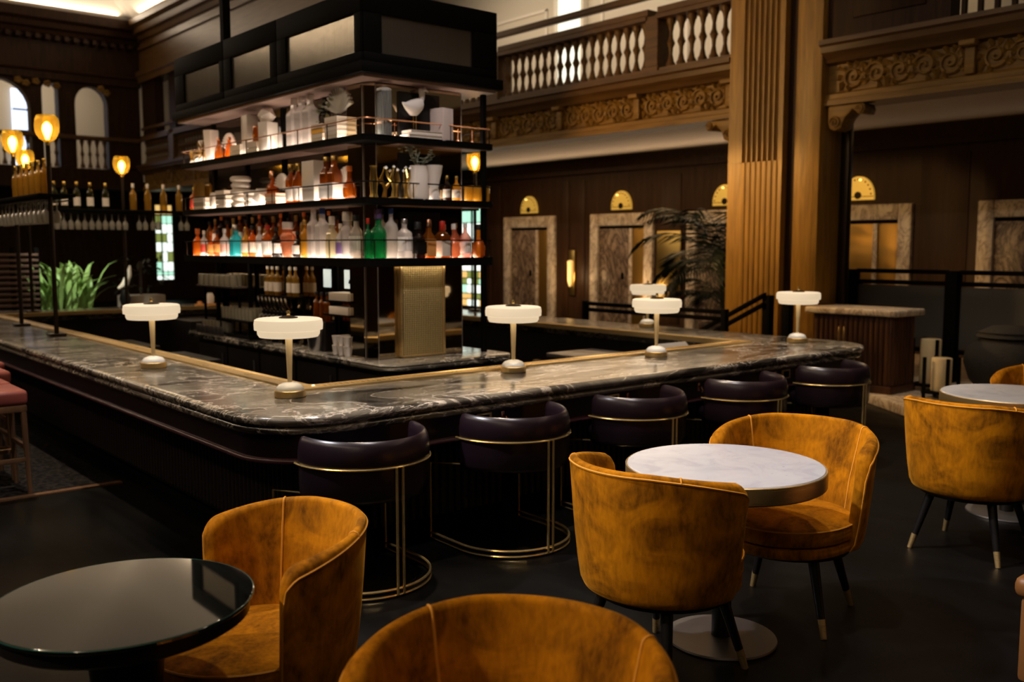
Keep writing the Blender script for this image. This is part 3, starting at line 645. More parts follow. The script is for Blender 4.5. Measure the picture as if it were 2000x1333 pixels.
# mirrored core and corner column
MB().box(3.98, 4.60, 6.46, 9.42, .78, 2.84).build('mirror_core', MIRROR, isl, smooth=0)
MB().box(3.95, 3.98, 6.5, 9.42, 1.54, 2.84).build('back_panel', M('dark_back_mirror', (.10, .075, .055), .08, .9), isl, smooth=0)
cm = MB(); cm.prism([(3.80, 6.24), (3.86, 6.14), (4.66, 6.14), (4.66, 6.44), (3.80, 6.44)], .78, 2.84); cm.build('column', MIRROR, isl, smooth=0)
MB().box(4.06, 4.44, 6.10, 6.138, .80, 1.50).build('brass_mesh_panel', MESHB, isl, bevel=.004)
fr = MB(); fr.box(4.04, 4.06, 6.095, 6.14, .79, 1.50).box(4.44, 4.46, 6.095, 6.14, .79, 1.50).box(4.06, 4.44, 6.095, 6.14, .785, .80); fr.build('mesh_frame', BRUSH, isl, bevel=.003)
for z in ZS[1:] + (ZS[0],):
    f2 = MB(); f2.box(4.06, 4.44, 6.125, 6.139, z + .02, z + .36); o = f2.build('dark_picture_panel', BLACK, isl, bevel=.004)
for x, y in ((3.80, 6.22), (4.66, 6.14), (3.86, 6.13)):
    MB().cyl((x, y, .78), .0035, 2.06, 8).build('column_edge', STEELD, isl)
for y in (7.0, 7.75, 8.5, 9.25): MB().box(3.93, 3.96, y, y + .04, .78, 2.84).build('upright', BLACKM, isl, smooth=0)
MB().box(4.80, 4.84, 6.04, 6.08, .78, 2.84).build('upright', BLACKM, isl, bevel=.005)
# glazed box on top
MB().box(SX0 + .0, SX1 - .0, SY0 + .0, SY1 - .0, 2.85, 2.875).build('soffit', M('soffit_lining', (.30, .20, .165), .35), isl, smooth=30)
MB().box(SX0 - .04, SX1 + .05, SY0 - .04, SY1 + .05, 2.875, 2.955).build('box_base', BLACKM, isl, bevel=.008)
MB().box(SX0 + .02, SX1 - .02, SY0 + .02, SY1 - .02, 3.42, 3.47).build('box_lid', BLACKM, isl, smooth=0)
MB().box(SX0 + .08, SX1 - .08, SY0 + .08, SY1 - .08, 2.955, 3.42).build('box_core', BLACKM, isl, smooth=0)
def frame(a, b, pa, pb, horiz):
    m = MB(); bx = (lambda u0, u1, z0, z1, d0, d1: m.box(SX0 + d0, SX0 + d1, u0, u1, z0, z1)) if not horiz else (lambda u0, u1, z0, z1, d0, d1: m.box(u0, u1, SY0 + d0, SY0 + d1, z0, z1))
    for u0, u1, z0, z1 in ((a, b, 2.955, 3.025), (a, b, 3.30, 3.47), (a, pa, 3.025, 3.30), (pb, b, 3.025, 3.30)): bx(u0, u1, z0, z1, -.02, .03)
    o = m.build('window_frame', BLACKM, isl, bevel=.006)
    m = MB(); bx = (lambda u0, u1, z0, z1, d0, d1: m.box(SX0 + d0, SX0 + d1, u0, u1, z0, z1)) if not horiz else (lambda u0, u1, z0, z1, d0, d1: m.box(u0, u1, SY0 + d0, SY0 + d1, z0, z1))
    bx(pa, pb, 3.025, 3.30, 0, .012); m.build('glass_pane', SMOKE, o, smooth=0)
frame(SY0 - .0, 7.30, 6.09, 7.14, False); frame(7.31, 8.34, 7.43, 8.19, False); frame(8.35, SY1, 8.44, 9.27, False)
frame(SX0, SX1, 3.83, 4.66, True)
MB().box(SX0 - .0, SX0 + .07, 8.36, 8.43, 3.47, 8.2).build('hanger', BLACKM, isl, smooth=0)
# ------------------------------------------------------------------ mustard velvet tub chairs (local: faces +X)
def make_chair():
    t = thing('tub_chair', '', 'chair')
    A0 = 100.; N = 72
    def top(u):         # rim height: highest over the back, dipping to the arms, rounded at the arm ends
        a = abs(u); h = .845 - .062 * (max(0, (a - .30) / .70)) ** 1.4
        e = max(0., (a - .90) / .10); return h - .075 * (1 - math.sqrt(max(0, 1 - e * e)))
    def rout(z, zt):
        f = (z - .33) / (zt - .33)
        return .305 + .060 * min(1, max(0, f)) ** .55
    def rim_pts(u):
        a = PI + u * math.radians(A0); zt = top(u); e = max(0., (abs(u) - .955) / .045)
        sh = math.sqrt(max(0, 1 - e * e)) * .98 + .02; th = .068; rr = (.034 + .034 * max(0, min(1, (abs(u) - .5) / .4)) ** 1.5) / 2
        sec = []
        for z, dr in ((.335, -.020), (.345, -.006), (.37, 0), (.45, 0), (.55, 0), (.65, 0), (zt - rr, 0)): sec.append((rout(z, zt) + dr, z))
        ro = rout(zt - rr, zt)
        for q in range(1, 6): sec.append((ro - rr + rr * math.cos(PI * q / 6), zt - rr + rr * math.sin(PI * q / 6)))
        for z, q in ((zt - rr, 0), (.70, .5), (.60, .9), (.45, 1), (.335, 1)): sec.append((rout(z, zt) - 2 * rr - (th - 2 * rr) * q, z))
        rc = [(r, z) for r, z in sec]
        out = []
        for r, z in rc:
            mid = rout(min(z, zt - rr), zt) - rr; r2 = mid + (r - mid) * sh
            out.append((r2 * math.cos(a), r2 * math.sin(a), z))
        return out
    us = [-1 + 2 * k / N for k in range(N + 1)]
    us = sorted(set(us + [s * v for s in (-1, 1) for v in (.94, .96, .97, .98, .988, .995)]))
    L = [rim_pts(u) for u in us]
    MB().loops(L).build('shell', VEL, t, smooth=70)
    # piping: along the outer and inner edge of the rim, and the two seams of the back
    po, pi_ = [], []
    for u in us:
        if abs(u) > .985: continue
        p = rim_pts(u); po.append(p[6]); pi_.append(p[12])
    e1, e0 = rim_pts(.993), rim_pts(-.993)
    po = [e0[k] for k in (0, 2, 3, 4, 5)] + po + [e1[k] for k in (5, 4, 3, 2, 0)]
    MB().tube(po, .0042, 5).build('piping', PIPE, t)
    for s in (-1, 1):
        p = rim_pts(s * .50); MB().tube(p[6:17], .0042, 5).build('back_seam', PIPE, t)
    def seat(r, z0, z1, name, bev):
        m = MB(); L = []
        for d, z in ((.02, z0), (.004, z0 + bev * .4), (0, z0 + bev), (0, z1 - bev), (.006, z1 - bev * .4), (.03, z1), (.12, z1 + .008)):
            lp = []
            for k in range(40):
                a = 2 * PI * k / 40; x, y = (r - d) * math.cos(a), (r - d) * math.sin(a)
                if x > 0: x *= 1.18
                lp.append((x, y, z))
            L.append(lp)
        return m.loops(L).build(name, VEL, t, smooth=60)
    seat(.284, .335, .385, 'seat_base', .008); seat(.288, .387, .465, 'seat_cushion', .012)
    MB().tube([((.288 * math.cos(2 * PI * k / 40)) * (1.18 if math.cos(2 * PI * k / 40) > 0 else 1), .288 * math.sin(2 * PI * k / 40), .457) for k in range(40)], .0042, 5, True).build('piping', PIPE, t)
    MB().lathe([(.20, .312), (.265, .312), (.268, .335), (.20, .335)], 32).build('under_frame', BLACK, t)
    for a in (45, 135, 225, 315):
        c, s = math.cos(math.radians(a)), math.sin(math.radians(a))
        lg = MB().tube([(.215 * c, .215 * s, .33), (.30 * c, .30 * s, .075)], [.025, .0165], 12).build('leg', BLACK, t)
        MB().tube([(.30 * c, .30 * s, .078), (.325 * c, .325 * s, 0)], [.0168, .0135], 12).build('ferrule', BRUSH, lg)
    return t
chair0 = make_chair()
CH = [((1.243, 2.70), 177, 'mustard velvet tub chair facing the black glass table'),
      ((1.175, 1.425), 210, 'blurred mustard velvet chair in front, cut off by the photo edge'),
      ((2.77, 2.37), 0, 'mustard velvet tub chair with its back to us at the white marble table'),
      ((3.63, 2.38), 197, 'mustard velvet tub chair showing its seat, behind the round white marble table'),
      ((5.17, 2.25), 3, 'mustard velvet tub chair in front of the farther marble table'),
      ((6.62, 2.42), 180, 'mustard velvet chair mostly hidden behind the farther marble table')]
for k, ((x, y), r, lb) in enumerate(CH):
    if k == 0: chair0.location = (x, y, 0); chair0.rotation_euler = (0, 0, math.radians(r)); chair0['label'] = lb; chair0['group'] = 'mustard tub chairs'
    else: o = dup(chair0, (x, y, 0), math.radians(r), lb, 'mustard tub chairs')
    if k == 1: o.scale = (.97, .97, .97)

chair0.scale = (.94, .94, .94)

# ------------------------------------------------------------------ tables
def marble_table(x, y, label):
    t = thing('round_table', label, 'table', (x, y, 0), group='round marble tables')
    MB().lathe([(.0, .737), (.398, .737), (.400, .741), (.396, .7475), (.0, .7475)], 72).build('marble_top', WMAR, t, smooth=30)
    MB().lathe([(.39, .676), (.405, .678), (.407, .682), (.407, .742), (.404, .745), (.400, .743), (.395, .735), (.395, .69)], 72, cap=(False, False)).build('brass_band', BRUSH, t, smooth=30)
    MB().lathe([(.0, .67), (.395, .672), (.395, .736), (.0, .736)], 48).build('core', BLACK, t)
    MB().lathe([(.040, .012), (.040, .67)], 24).build('pedestal', BLACK, t)
    MB().lathe([(.0, 0), (.228, 0), (.230, .004), (.228, .012), (.06, .016), (.0, .016)], 56).build('base_plate', STEELD, t, smooth=30)
marble_table(3.16, 2.38, 'round white marble table with brass band between two mustard chairs')
marble_table(6.04, 2.42, 'farther round white marble table at the right edge')
t = thing('glass_table', 'round table with black mirror glass top in the near left corner', 'table', (.785, 2.505, 0))
MB().lathe([(.0, .706), (.326, .706), (.328, .709), (.328, .716), (.325, .719), (.0, .719)], 72).build('glass_top', GLASSBLK, t, smooth=30)
MB().tube([(.328 * math.cos(2 * PI * k / 72), .328 * math.sin(2 * PI * k / 72), .7165) for k in range(72)], .0022, 5, True).build('glass_edge', GEDGE, t)
MB().lathe([(.0, .655), (.30, .660), (.318, .672), (.320, .705), (.0, .706)], 64).build('table_disc', BLACK, t, smooth=40)
MB().lathe([(.12, .02), (.09, .10), (.075, .35), (.10, .60), (.16, .658)], 32).build('pedestal', BLACK, t)
MB().lathe([(.0, 0), (.24, 0), (.24, .012), (.12, .022), (.0, .022)], 48).build('base_plate', M('grey_table_base', (.10, .095, .085), .4, .5), t, smooth=30)
# brown leather bench at the right edge, only its corner in view
t = thing('leather_bench', 'brown leather bench corner cut by the right edge', 'bench', (0, 0, 0))
BRL = M('brown_leather', (.17, .07, .018), .45)
MB().box(3.60, 4.6, .70, 1.38, .04, .36).build('bench_body', BRL, t, bevel=.02)
MB().box(3.58, 4.62, .68, 1.40, .36, .44).build('cushion', BRL, t, bevel=.03, bseg=3)
for x in (3.66, 4.54):
    for y in (.76, 1.32): MB().cyl((x, y, 0), .02, .045, 10).build('foot', BLACK, t)

# ------------------------------------------------------------------ lobby furniture on the right
pm = struct(MB().prism([(9.35, 7.6), (9.30, 5.25), (8.62, 4.30), (8.62, 1.0), (13.2, 1.0), (13.2, 7.6)], 0, .10).build('floor_step', VMAR, bevel=.012), 'low marble step under the cabinet and lanterns', 'step')
t = thing('marble_cabinet', 'fluted walnut cabinet with marble top before the pillar', 'cabinet', (9.30, 4.93, .10))
MB().box(.03, .50, .03, .93, 0, .81).build('body', WOODC, t, bevel=.006)
MB().box(0, .53, 0, .96, 0, .08).build('plinth', WOODC, t, bevel=.01)
MB().box(-.05, .58, -.05, 1.01, .81, .88).build('marble_top', VMAR, t, bevel=.02, bseg=3)
for k in range(15):
    y = .07 + k * .0585
    MB().tube([(.03, y, .09), (.03, y, .80)], .022, 8).build('flute', WOODC, t)
for k in range(7): MB().tube([(.075 + k * .065, .03, .09), (.075 + k * .065, .03, .80)], .022, 8).build('flute', WOODC, t)
for y in (.54, .60): MB().box(-.012, .0, y, y + .018, .52, .68).build('handle', BRASS, t, bevel=.004)
def lantern(x, y, w, h, z, label):
    t = thing('candle_lantern', label, 'lantern', (x, y, z), group='candle lanterns')
    for sx in (-1, 1):
        for sy in (-1, 1): MB().box(sx * w - .014, sx * w + .014, sy * w - .014, sy * w + .014, 0, h).build('post', BLACKM, t, smooth=0)
    MB().box(-w - .02, w + .02, -w - .02, w + .02, .05, .08).build('tray', BLACKM, t, bevel=.005)
    MB().lathe([(w * .80, .08), (w * .82, .10), (w * .82, h * .97), (w * .74, h * .99), (0, h * .985)], 20).build('candle', CANDLE, t, smooth=50)
lantern(9.95, 4.84, .13, .56, .10, 'taller black lantern with thick cream candle behind the shorter one')
lantern(9.50, 4.50, .12, .42, .10, 'shorter black lantern with cream candle in front')
t = thing('wicker_urn', 'large dark wicker urn behind the farther marble table', 'urn', (10.2, 4.15, .10))
MB().lathe([(.22, 0), (.36, .16), (.42, .34), (.40, .48), (.28, .58), (.20, .60), (.20, .63), (.30, .66)], 36, cap=(True, False)).build('urn_body', WICK, t, smooth=50)
MB().lathe([(.29, .60), (.31, .61), (.28, .66), (.16, .72), (.0, .735)], 36).build('lid', WICK, t, smooth=50)
gr = thing('guard_rail', 'dark metal guard rail with grey mesh panels before the lifts', 'railing', (10.75, 0, 0))
for y in (6.25, 5.0, 3.75, 2.5): MB().box(-.07, .07, y - .07, y + .07, .10, 1.36).build('post', BLACKM, gr, bevel=.008)
for y0, y1 in ((5.07, 6.18), (3.82, 4.93), (2.57, 3.68)):
    for z in (1.32, 1.19, .42): MB().box(-.03, .03, y0, y1, z, z + .05).build('rail', BLACKM, gr, bevel=.006)
    MB().box(-.008, .008, y0 + .02, y1 - .02, .48, 1.18).build('mesh_panel', GUARDM, gr, smooth=0)
# stair rails beyond the bar
sr = thing('stair_rail', 'dark wooden stair handrail beyond the far side of the bar', 'railing', (8.9, 0, 0))
for z in (.86, .78): MB().box(-.025, .025, 6.75, 9.05, z, z + .05).build('rail', BLACKM, sr, bevel=.008)
for y in (9.02, 7.9, 6.75): MB().box(-.035, .035, y - .035, y + .035, 0, .92).build('post', BLACKM, sr, bevel=.006)
for dz in (0, -.10): MB().prism([(7.15, .60 + dz), (6.22, 1.08 + dz), (6.22, 1.13 + dz), (7.15, .65 + dz)], -.02, .04, 'X').build('sloping_rail', BLACKM, sr, bevel=.006)
for y in (6.2, 5.95): MB().box(.0, .09, y - .05, y + .05, 0, 1.10).build('post', BLACKM, sr, bevel=.006)
for k in range(4): struct(MB().box(9.06, 9.40, 5.9 + .0, 6.95 - k * .22, .16 * k, .16 * (k + 1) - .03).build('floor_stair', VMAR if k % 2 else WOODP, bevel=.01), 'pale stair tread behind the handrail', 'stair')

# ------------------------------------------------------------------ potted palm by the pillar
pt = thing('potted_palm', 'tall dark palm with arching fronds left of the fluted pillar', 'palm', (11.25, 8.55, 0))
MB().lathe([(.20, 0), (.26, .05), (.30, .48), (.33, .50), (.33, .53), (.27, .53), (.25, .46)], 24).build('pot', GREYC, pt)
MB().tube([(0, 0, .4), (.02, .03, .9), (0, .05, 1.35)], [.05, .045, .035], 8).build('trunk', M('palm_trunk', (.03, .018, .01), .7), pt)
def frond(rr, az, el, L, base):
    m = MB(); P = []; n = 13; d = Vector((math.cos(az), math.sin(az), 0)); p = Vector(base); e = el
    for k in range(n):
        P.append(p.copy()); st = L / n; p = p + (d * math.cos(e) + Vector((0, 0, 1)) * math.sin(e)) * st; e -= (.10 + .011 * k)
    m.tube(P, [.010 * (1 - .7 * k / n) for k in range(n)], 4)
    side = Vector((-d.y, d.x, 0))
    for k in range(2, n):
        for q in (0, .5):
            if k == n - 1 and q: continue
            b = P[k] if not q else (P[k] + P[k + 1]) / 2 if k + 1 < n else P[k]
            t = (P[k] - P[k - 1]).normalized(); l = L * .30 * math.sin(PI * (.18 + .78 * k / n)) + .05
            for s in (-1, 1):
                dr = (side * s * .85 + t * .75 + Vector((0, 0, -.28 - .2 * rr.random()))).normalized(); w = t * .014
                a = b + dr * l * .5 + Vector((0, 0, .02)); c = b + dr * l + Vector((0, 0, -.05))
                i = len(m.v); m.v += [tuple(b - w * .4), tuple(b + w * .4), tuple(a + w), tuple(c), tuple(a - w)]; m.f.append((i, i + 1, i + 2, i + 3, i + 4))
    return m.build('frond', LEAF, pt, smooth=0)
rr = random.Random(4)
for k in range(17):
    frond(rr, k * 2.4 + rr.random() * .4, .35 + .9 * rr.random(), 1.1 + .55 * rr.random(), (0, .05, 1.2 + .15 * rr.random()))
for k in range(7): frond(rr, 1.2 + k * .75, 1.25 + .15 * rr.random(), 1.5 + .3 * rr.random(), (0, .05, 1.3))
for k in range(9): frond(rr, k * .7 + .3, .55 + .4 * rr.random(), 1.0 + .2 * rr.random(), (.02, .03, .75 + .1 * rr.random()))
# ------------------------------------------------------------------ bottles and ornaments on the shelves
GL = {'amber': bottleglass('glass_amber', (.42, .13, .012)), 'orange': bottleglass('glass_orange', (.62, .20, .02)), 'gold': bottleglass('glass_gold', (.55, .33, .05)),
      'clear': bottleglass('glass_frosted', (.62, .58, .56), .5, .2), 'teal': bottleglass('glass_teal', (.06, .42, .45)), 'green': bottleglass('glass_green', (.02, .26, .09)),
      'dark': bottleglass('glass_dark', (.05, .02, .01), .3), 'pink': bottleglass('glass_pink', (.62, .33, .27)), 'wine': bottleglass('glass_wine', (.06, .06, .015), .35),
      'copper': bottleglass('glass_copper', (.60, .28, .16), .3, .25), 'pale': bottleglass('glass_pale', (.55, .48, .34), .5)}
CAP = {'black': M('cap_black', (.012, .012, .012), .4), 'red': M('cap_red', (.55, .03, .015), .35), 'blue': M('cap_blue', (.02, .05, .22), .35), 'silver': STEEL, 'gold': GOLDD,
       'white': M('cap_white', (.75, .68, .62), .4), 'orange': M('cap_orange', (.65, .16, .02), .4), 'purple': M('cap_purple', (.08, .04, .12), .4), 'copper': COPPER, 'wood': WOODS}
LAB = {'cream': CREAM, 'white': M('label_white', (.85, .80, .76), .55), 'red': M('label_red', (.55, .05, .03), .5), 'black': BLACK, 'orange': M('label_orange', (.7, .3, .08), .5), 'pink': M('label_pink', (.75, .4, .34), .5), 'purple': M('label_purple', (.16, .09, .25), .5)}
PROF = {'round': [(.46, 0), (.5, .02), (.5, .56), (.46, .62), (.30, .69), (.17, .74), (.155, .90)],
        'tall': [(.46, 0), (.5, .015), (.5, .62), (.44, .68), (.22, .74), (.17, .78), (.16, .92)],
        'wine': [(.46, 0), (.5, .02), (.5, .58), (.46, .64), (.28, .71), (.19, .77), (.18, .93)],
        'squat': [(.46, 0), (.5, .03), (.5, .50), (.45, .58), (.24, .66), (.19, .70), (.19, .84)],
        'bell': [(.42, 0), (.5, .05), (.48, .30), (.36, .55), (.20, .70), (.16, .76), (.15, .90)],
        'flask': [(.30, 0), (.48, .08), (.5, .30), (.40, .46), (.20, .55), (.14, .62), (.14, .88)],
        'urn': [(.34, 0), (.36, .04), (.48, .34), (.5, .58), (.42, .66), (.30, .70), (.34, .76), (.28, .84)]}
def bottle(x, y, z, kind, r, h, glass, cap, label, text, lab=None, square=False, group=None, cap_h=None, name='bottle'):
    t = thing(name, text, 'bottle', (x, y, z), R_.random() * .3, group)
    P = [(a * 2 * r, b * h) for a, b in PROF[kind]]; seg = 14
    if square:
        L = []
        for rr, zz in P:
            q = min(1, rr / (r * 1.0)); c = rr * (1 - .18 * q); k = rr * .25
            L.append([(c, -c + k, zz), (c, c - k, zz), (c - k, c, zz), (-c + k, c, zz), (-c, c - k, zz), (-c, -c + k, zz), (-c + k, -c, zz), (c - k, -c, zz)])
        MB().loops(L).build('glass', GL[glass], t, smooth=35)
    else: MB().lathe(P, seg).build('glass', GL[glass], t, smooth=45)
    n = P[-1][0]; z0 = P[-1][1]; ch = cap_h or h * .12
    MB().lathe([(n * 1.08, z0 - ch * .35), (n * 1.25, z0 - ch * .3), (n * 1.25, h * .985), (n * 1.1, h)], 10).build('cap', CAP[cap], t)
    if label:
        la, lb = lab or (.14, .46); rr = r * (1.012 if not square else .80)
        if square: MB().box(-rr * 1.05, rr * 1.05, -r * .83, r * .83, la * h, lb * h).box(-r * .83, r * .83, -rr * 1.05, rr * 1.05, la * h, lb * h).build('label', LAB[label], t, smooth=0)
        else: MB().lathe([(rr, la * h), (rr, lb * h)], 16, cap=(False, False)).build('label', LAB[label], t)
    return t
Z1, Z2, Z3 = 1.544, 1.989, 2.444
FX, FY = 3.795, 6.075                      # front line of things on the long face and on the end face
LOW = 'lowest lit shelf'
# lowest shelf, long face (from the far end towards the corner column)
for y, k, r, h, g, c, l, txt, kw in (
    (9.38, 'squat', .048, .27, 'orange', 'orange', None, 'orange liqueur bottle with orange cap at the far end of the lowest shelf', {}),
    (9.22, 'round', .036, .25, 'clear', 'white', 'red', 'slim clear bottle with small red label on the lowest shelf', {}),
    (9.05, 'flask', .045, .24, 'orange', 'orange', 'orange', 'round orange flask with orange label on the lowest shelf', {}),
    (8.90, 'round', .040, .25, 'amber', 'black', 'orange', 'amber bottle with black cap beside the round orange flask', {}),
    (8.73, 'round', .045, .26, 'clear', 'white', 'pink', 'clear bottle with pink label beside the teal bottle', {}),
    (8.48, 'squat', .060, .295, 'teal', 'silver', None, 'bright teal glass bottle on the lowest shelf', {'square': True}),
    (8.26, 'round', .045, .27, 'gold', 'gold', 'cream', 'gold bottle with cream label next to the teal bottle', {}),
    (8.12, 'round', .045, .28, 'orange', 'black', 'cream', 'orange whiskey bottle with cream label right of the gold bottle', {}),
    (7.98, 'tall', .036, .27, 'clear', 'white', 'white', 'slim white label bottle in the middle of the lowest shelf', {}),
    (7.82, 'round', .055, .28, 'amber', 'red', 'white', 'amber bottle with large white label and red cap on the lowest shelf', {'lab': (.08, .5)}),
    (7.65, 'round', .045, .26, 'dark', 'black', 'white', 'dark bottle with white label left of the copper urn bottle', {}),
    (7.44, 'urn', .065, .30, 'copper', 'white', None, 'ribbed copper urn shaped bottle with white collar', {}),
    (7.26, 'bell', .050, .22, 'dark', 'black', 'white', 'dark bell shaped bottle right of the copper urn', {}),
    (7.13, 'tall', .042, .31, 'gold', 'gold', None, 'tall gold bottle left of the frosted bottles', {}),
    (6.985, 'tall', .056, .41, 'clear', 'white', None, 'tall frosted clear bottle, first of the big pair', {'square': True}),
    (6.84, 'tall', .060, .40, 'clear', 'blue', None, 'tall frosted bottle with navy blue cap', {'square': True}),
    (6.69, 'squat', .052, .33, 'pale', 'white', None, 'pale yellow square bottle right of the navy capped bottle', {'square': True}),
    (6.56, 'round', .040, .27, 'clear', 'white', 'purple', 'clear bottle with purple label on the lowest shelf', {}),
    (6.46, 'urn', .050, .36, 'clear', 'white', None, 'white figural bottle near the mirror column', {}),
    (6.33, 'round', .052, .33, 'clear', 'black', 'white', 'clear bottle with black and blue cap and white label near the column', {'lab': (.18, .52)})):
    bottle(FX, y, Z1, k, r, h, g, c, l, txt, group='bottles on the lowest shelf', **kw)
# back row on a step: amber spirits caught by the light
MB().box(3.86, 3.945, 6.62, 9.40, Z1, Z1 + .10).build('bottle_step', DARK, isl, smooth=0)
for k in range(19):
    y = 9.32 - k * .141
    g, nm = (('amber', 'amber'), ('orange', 'orange'), ('dark', 'dark brown'), ('amber', 'amber'), ('gold', 'gold'))[k % 5]
    c, cn = (('black', 'black'), ('gold', 'gold'), ('orange', 'orange'))[k % 3]
    bottle(3.90, y, Z1 + .10, ('round', 'tall', 'squat')[(k * 2) % 3], .036, .24 + .02 * ((k * 7) % 3), g, c, 'cream' if k % 4 == 1 else None, '%s bottle with %s cap, %s along the back step of the lowest shelf' % (nm, cn, ORD[k]), group='back row spirits')
# lowest shelf, end face
for x, k, r, h, g, c, l, txt, kw in (
    (3.745, 'round', .030, .30, 'green', 'red', None, 'slim green bottle with red cap at the shelf corner', {}),
    (3.835, 'squat', .062, .37, 'green', 'purple', None, 'emerald green round bottle with purple cap', {}),
    (3.945, 'tall', .052, .38, 'clear', 'blue', None, 'frosted vodka bottle with bright blue cap', {}),
    (4.065, 'tall', .062, .30, 'clear', 'silver', 'white', 'wide clear bottle with domed shoulder and white label', {'lab': (.2, .55)}),
    (4.185, 'squat', .060, .28, 'dark', 'black', 'black', 'dark ribbed bottle with orange shoulder and black cap', {'square': True}),
    (4.29, 'squat', .050, .30, 'orange', 'copper', 'orange', 'square amber bottle with orange label on the end face', {'square': True, 'lab': (.05, .5)}),
    (4.42, 'round', .062, .29, 'amber', 'red', 'cream', 'bourbon bottle with dripping red wax top and cream label', {'square': True, 'lab': (.06, .5), 'cap_h': .14}),
    (4.53, 'flask', .055, .27, 'copper', 'white', None, 'rose copper flask bottle beside the red wax bottle', {}),
    (4.645, 'round', .045, .28, 'pink', 'white', 'white', 'pale pink bottle near the end of the lowest shelf', {}),
    (4.78, 'flask', .058, .27, 'amber', 'black', None, 'rounded amber cognac bottle at the end of the lowest shelf', {})):
    bottle(x, FY, Z1, k, r, h, g, c, l, txt, group='bottles on the lowest shelf', **kw)

def box_thing(name, x, y, z, w, d, h, mat, txt, cat, rz=0., tilt=0.):
    o = MB().box(-w / 2, w / 2, -d / 2, d / 2, 0, h).build(name, mat, bevel=.004); o.location = (x, y, z); o.rotation_euler = (0, tilt, rz); return tag(o, txt, cat)
def book(x, y, z, w, d, h, mat, txt, rz=0.):
    t = thing('book', txt, 'book', (x, y, z), rz, 'books on the shelves')
    MB().box(-w / 2, w / 2, -d / 2, d / 2, 0, h * .12).box(-w / 2, w / 2, -d / 2, d / 2, h * .88, h).box(-w / 2, -w / 2 + .006, -d / 2, d / 2, h * .12, h * .88).build('cover', mat, t, smooth=0)
    MB().box(-w / 2 + .006, w / 2 - .008, -d / 2 + .006, d / 2 - .006, h * .12, h * .88).build('pages', CREAM, t, smooth=0)
def vase(x, y, z, prof, mat, txt, cat='vase', name='vase', seg=20):
    o = MB().lathe(prof, seg, cap=(True, False)).build(name, mat, smooth=45); o.location = (x, y, z); return tag(o, txt, cat)
def disc(x, y, z, r, h, mat, txt, sy=1.):
    o = MB().lathe([(r * .8, 0), (r, h * .3), (r, h * .7), (r * .8, h), (0, h)], 20, sy=sy).build('stacked_bowl', mat, smooth=60); o.location = (x, y, z); return tag(o, txt, 'bowl', 'white stacked bowls')
def starburst(x, y, z, r, txt):
    m = MB(); rr = random.Random(2)
    for k in range(26):
        a, b = rr.random() * 2 * PI, math.acos(2 * rr.random() - 1); d = Vector((math.sin(b) * math.cos(a), math.sin(b) * math.sin(a), math.cos(b)))
        m.tube([d * .01, d * r], [.010, .004], 5)
    o = m.build('starburst_ornament', WOODF); o.location = (x, y, z); tag(o, txt, 'ornament')
def fan(x, y, z, r, txt, mat=WHITEC, rz=0.):
    t = thing('shell_ornament', txt, 'ornament', (x, y, z), rz)
    m = MB(); n = 14
    for k in range(n):
        a = .35 + (PI - .7) * k / (n - 1)
        m.tube([(0, .0, .03), (.015, r * .55 * math.cos(a), .03 + r * .55 * math.sin(a)), (-.005, r * math.cos(a), .03 + r * math.sin(a))], [.008, r * .085, r * .06], 6)
    m.build('shell', mat, t); MB().lathe([(.035, 0), (.035, .012), (.012, .03)], 14).build('foot', BLACK, t)
def facet(x, y, z, s, txt, rz=0.):
    bm = bmesh.new(); bmesh.ops.create_icosphere(bm, subdivisions=1, radius=s); me = bpy.data.meshes.new('faceted_ornament'); bm.to_mesh(me); bm.free(); me.materials.append(WHITEC)
    o = link('faceted_ornament', me, None, (x, y, z + s * .8)); o.rotation_euler = (.5, .3, rz); o.scale = (.8, 1, .95); tag(o, txt, 'ornament')
# middle shelf, long face
bottle(FX, 9.42, Z2, 'round', .05, .24, 'amber', 'gold', 'red', 'amber bottle with gold cap and red label at the far end of the middle shelf', group='bottles on the middle shelf')
for k in range(3): book(FX + .01, 9.16, Z2 + k * .04, .16, .26, .038, (CREAM, GREYC, WHITEC)[k], '%s book in the pale stack under gold trinkets' % ('bottom', 'middle', 'top')[k])
m = MB(); rr = random.Random(9)
for k in range(16): m.lathe([(.016, 0), (.018, .01), (.016, .05)], 8, (rr.uniform(-.06, .06), rr.uniform(-.12, .12), rr.uniform(0, .10)))
def gold_crate(y):
    t = thing('gold_crate', 'open gold wire crate of trinkets on the pale book stack', 'crate', (FX + .01, y, Z2 + .12))
    MB().box(-.07, .07, -.13, .13, 0, .012).build('base', GOLDD, t, smooth=0)
    for a in range(9): MB().box(-.075, -.068, -.13 + a * .0305, -.12 + a * .0305, 0, .15).build('slat', GOLDD, t, smooth=0)
    for q in range(5): vv = MB().lathe([(.012, 0), (.022, .03), (.024, .10), (.010, .13)], 10, (0, -.10 + q * .05, .012)); vv.build('trinket', GL['gold'], t)
gold_crate(9.16)
vase(FX, 8.90, Z2, [(.05, 0), (.062, .02), (.062, .13), (.05, .15), (.052, .16)], WHITEC, 'white lidded jar right of the gold crate', 'jar', 'jar')
for k in range(4): book(FX + .01, 8.66, Z2 + k * .043, .15, .20, .04, (CREAM, WHITEC, GREYC, CREAM)[k], '%s book of the cream stack left of the stacked bowls' % ORD[k])
for k in range(5): disc(FX + .01, 8.36, Z2 + k * .058, .095 - .008 * (k % 2), .055, WHITEC if k % 2 else CREAM, '%s white bowl up from the shelf in the tall bowl stack' % ORD[k])
for k in range(3): disc(FX + .01, 8.12, Z2 + k * .050, .080, .048, WHITEC, '%s bowl up from the shelf in the low stack' % ORD[k])
facet(FX + .01, 7.94, Z2, .10, 'white faceted ornament in the middle of the middle shelf')
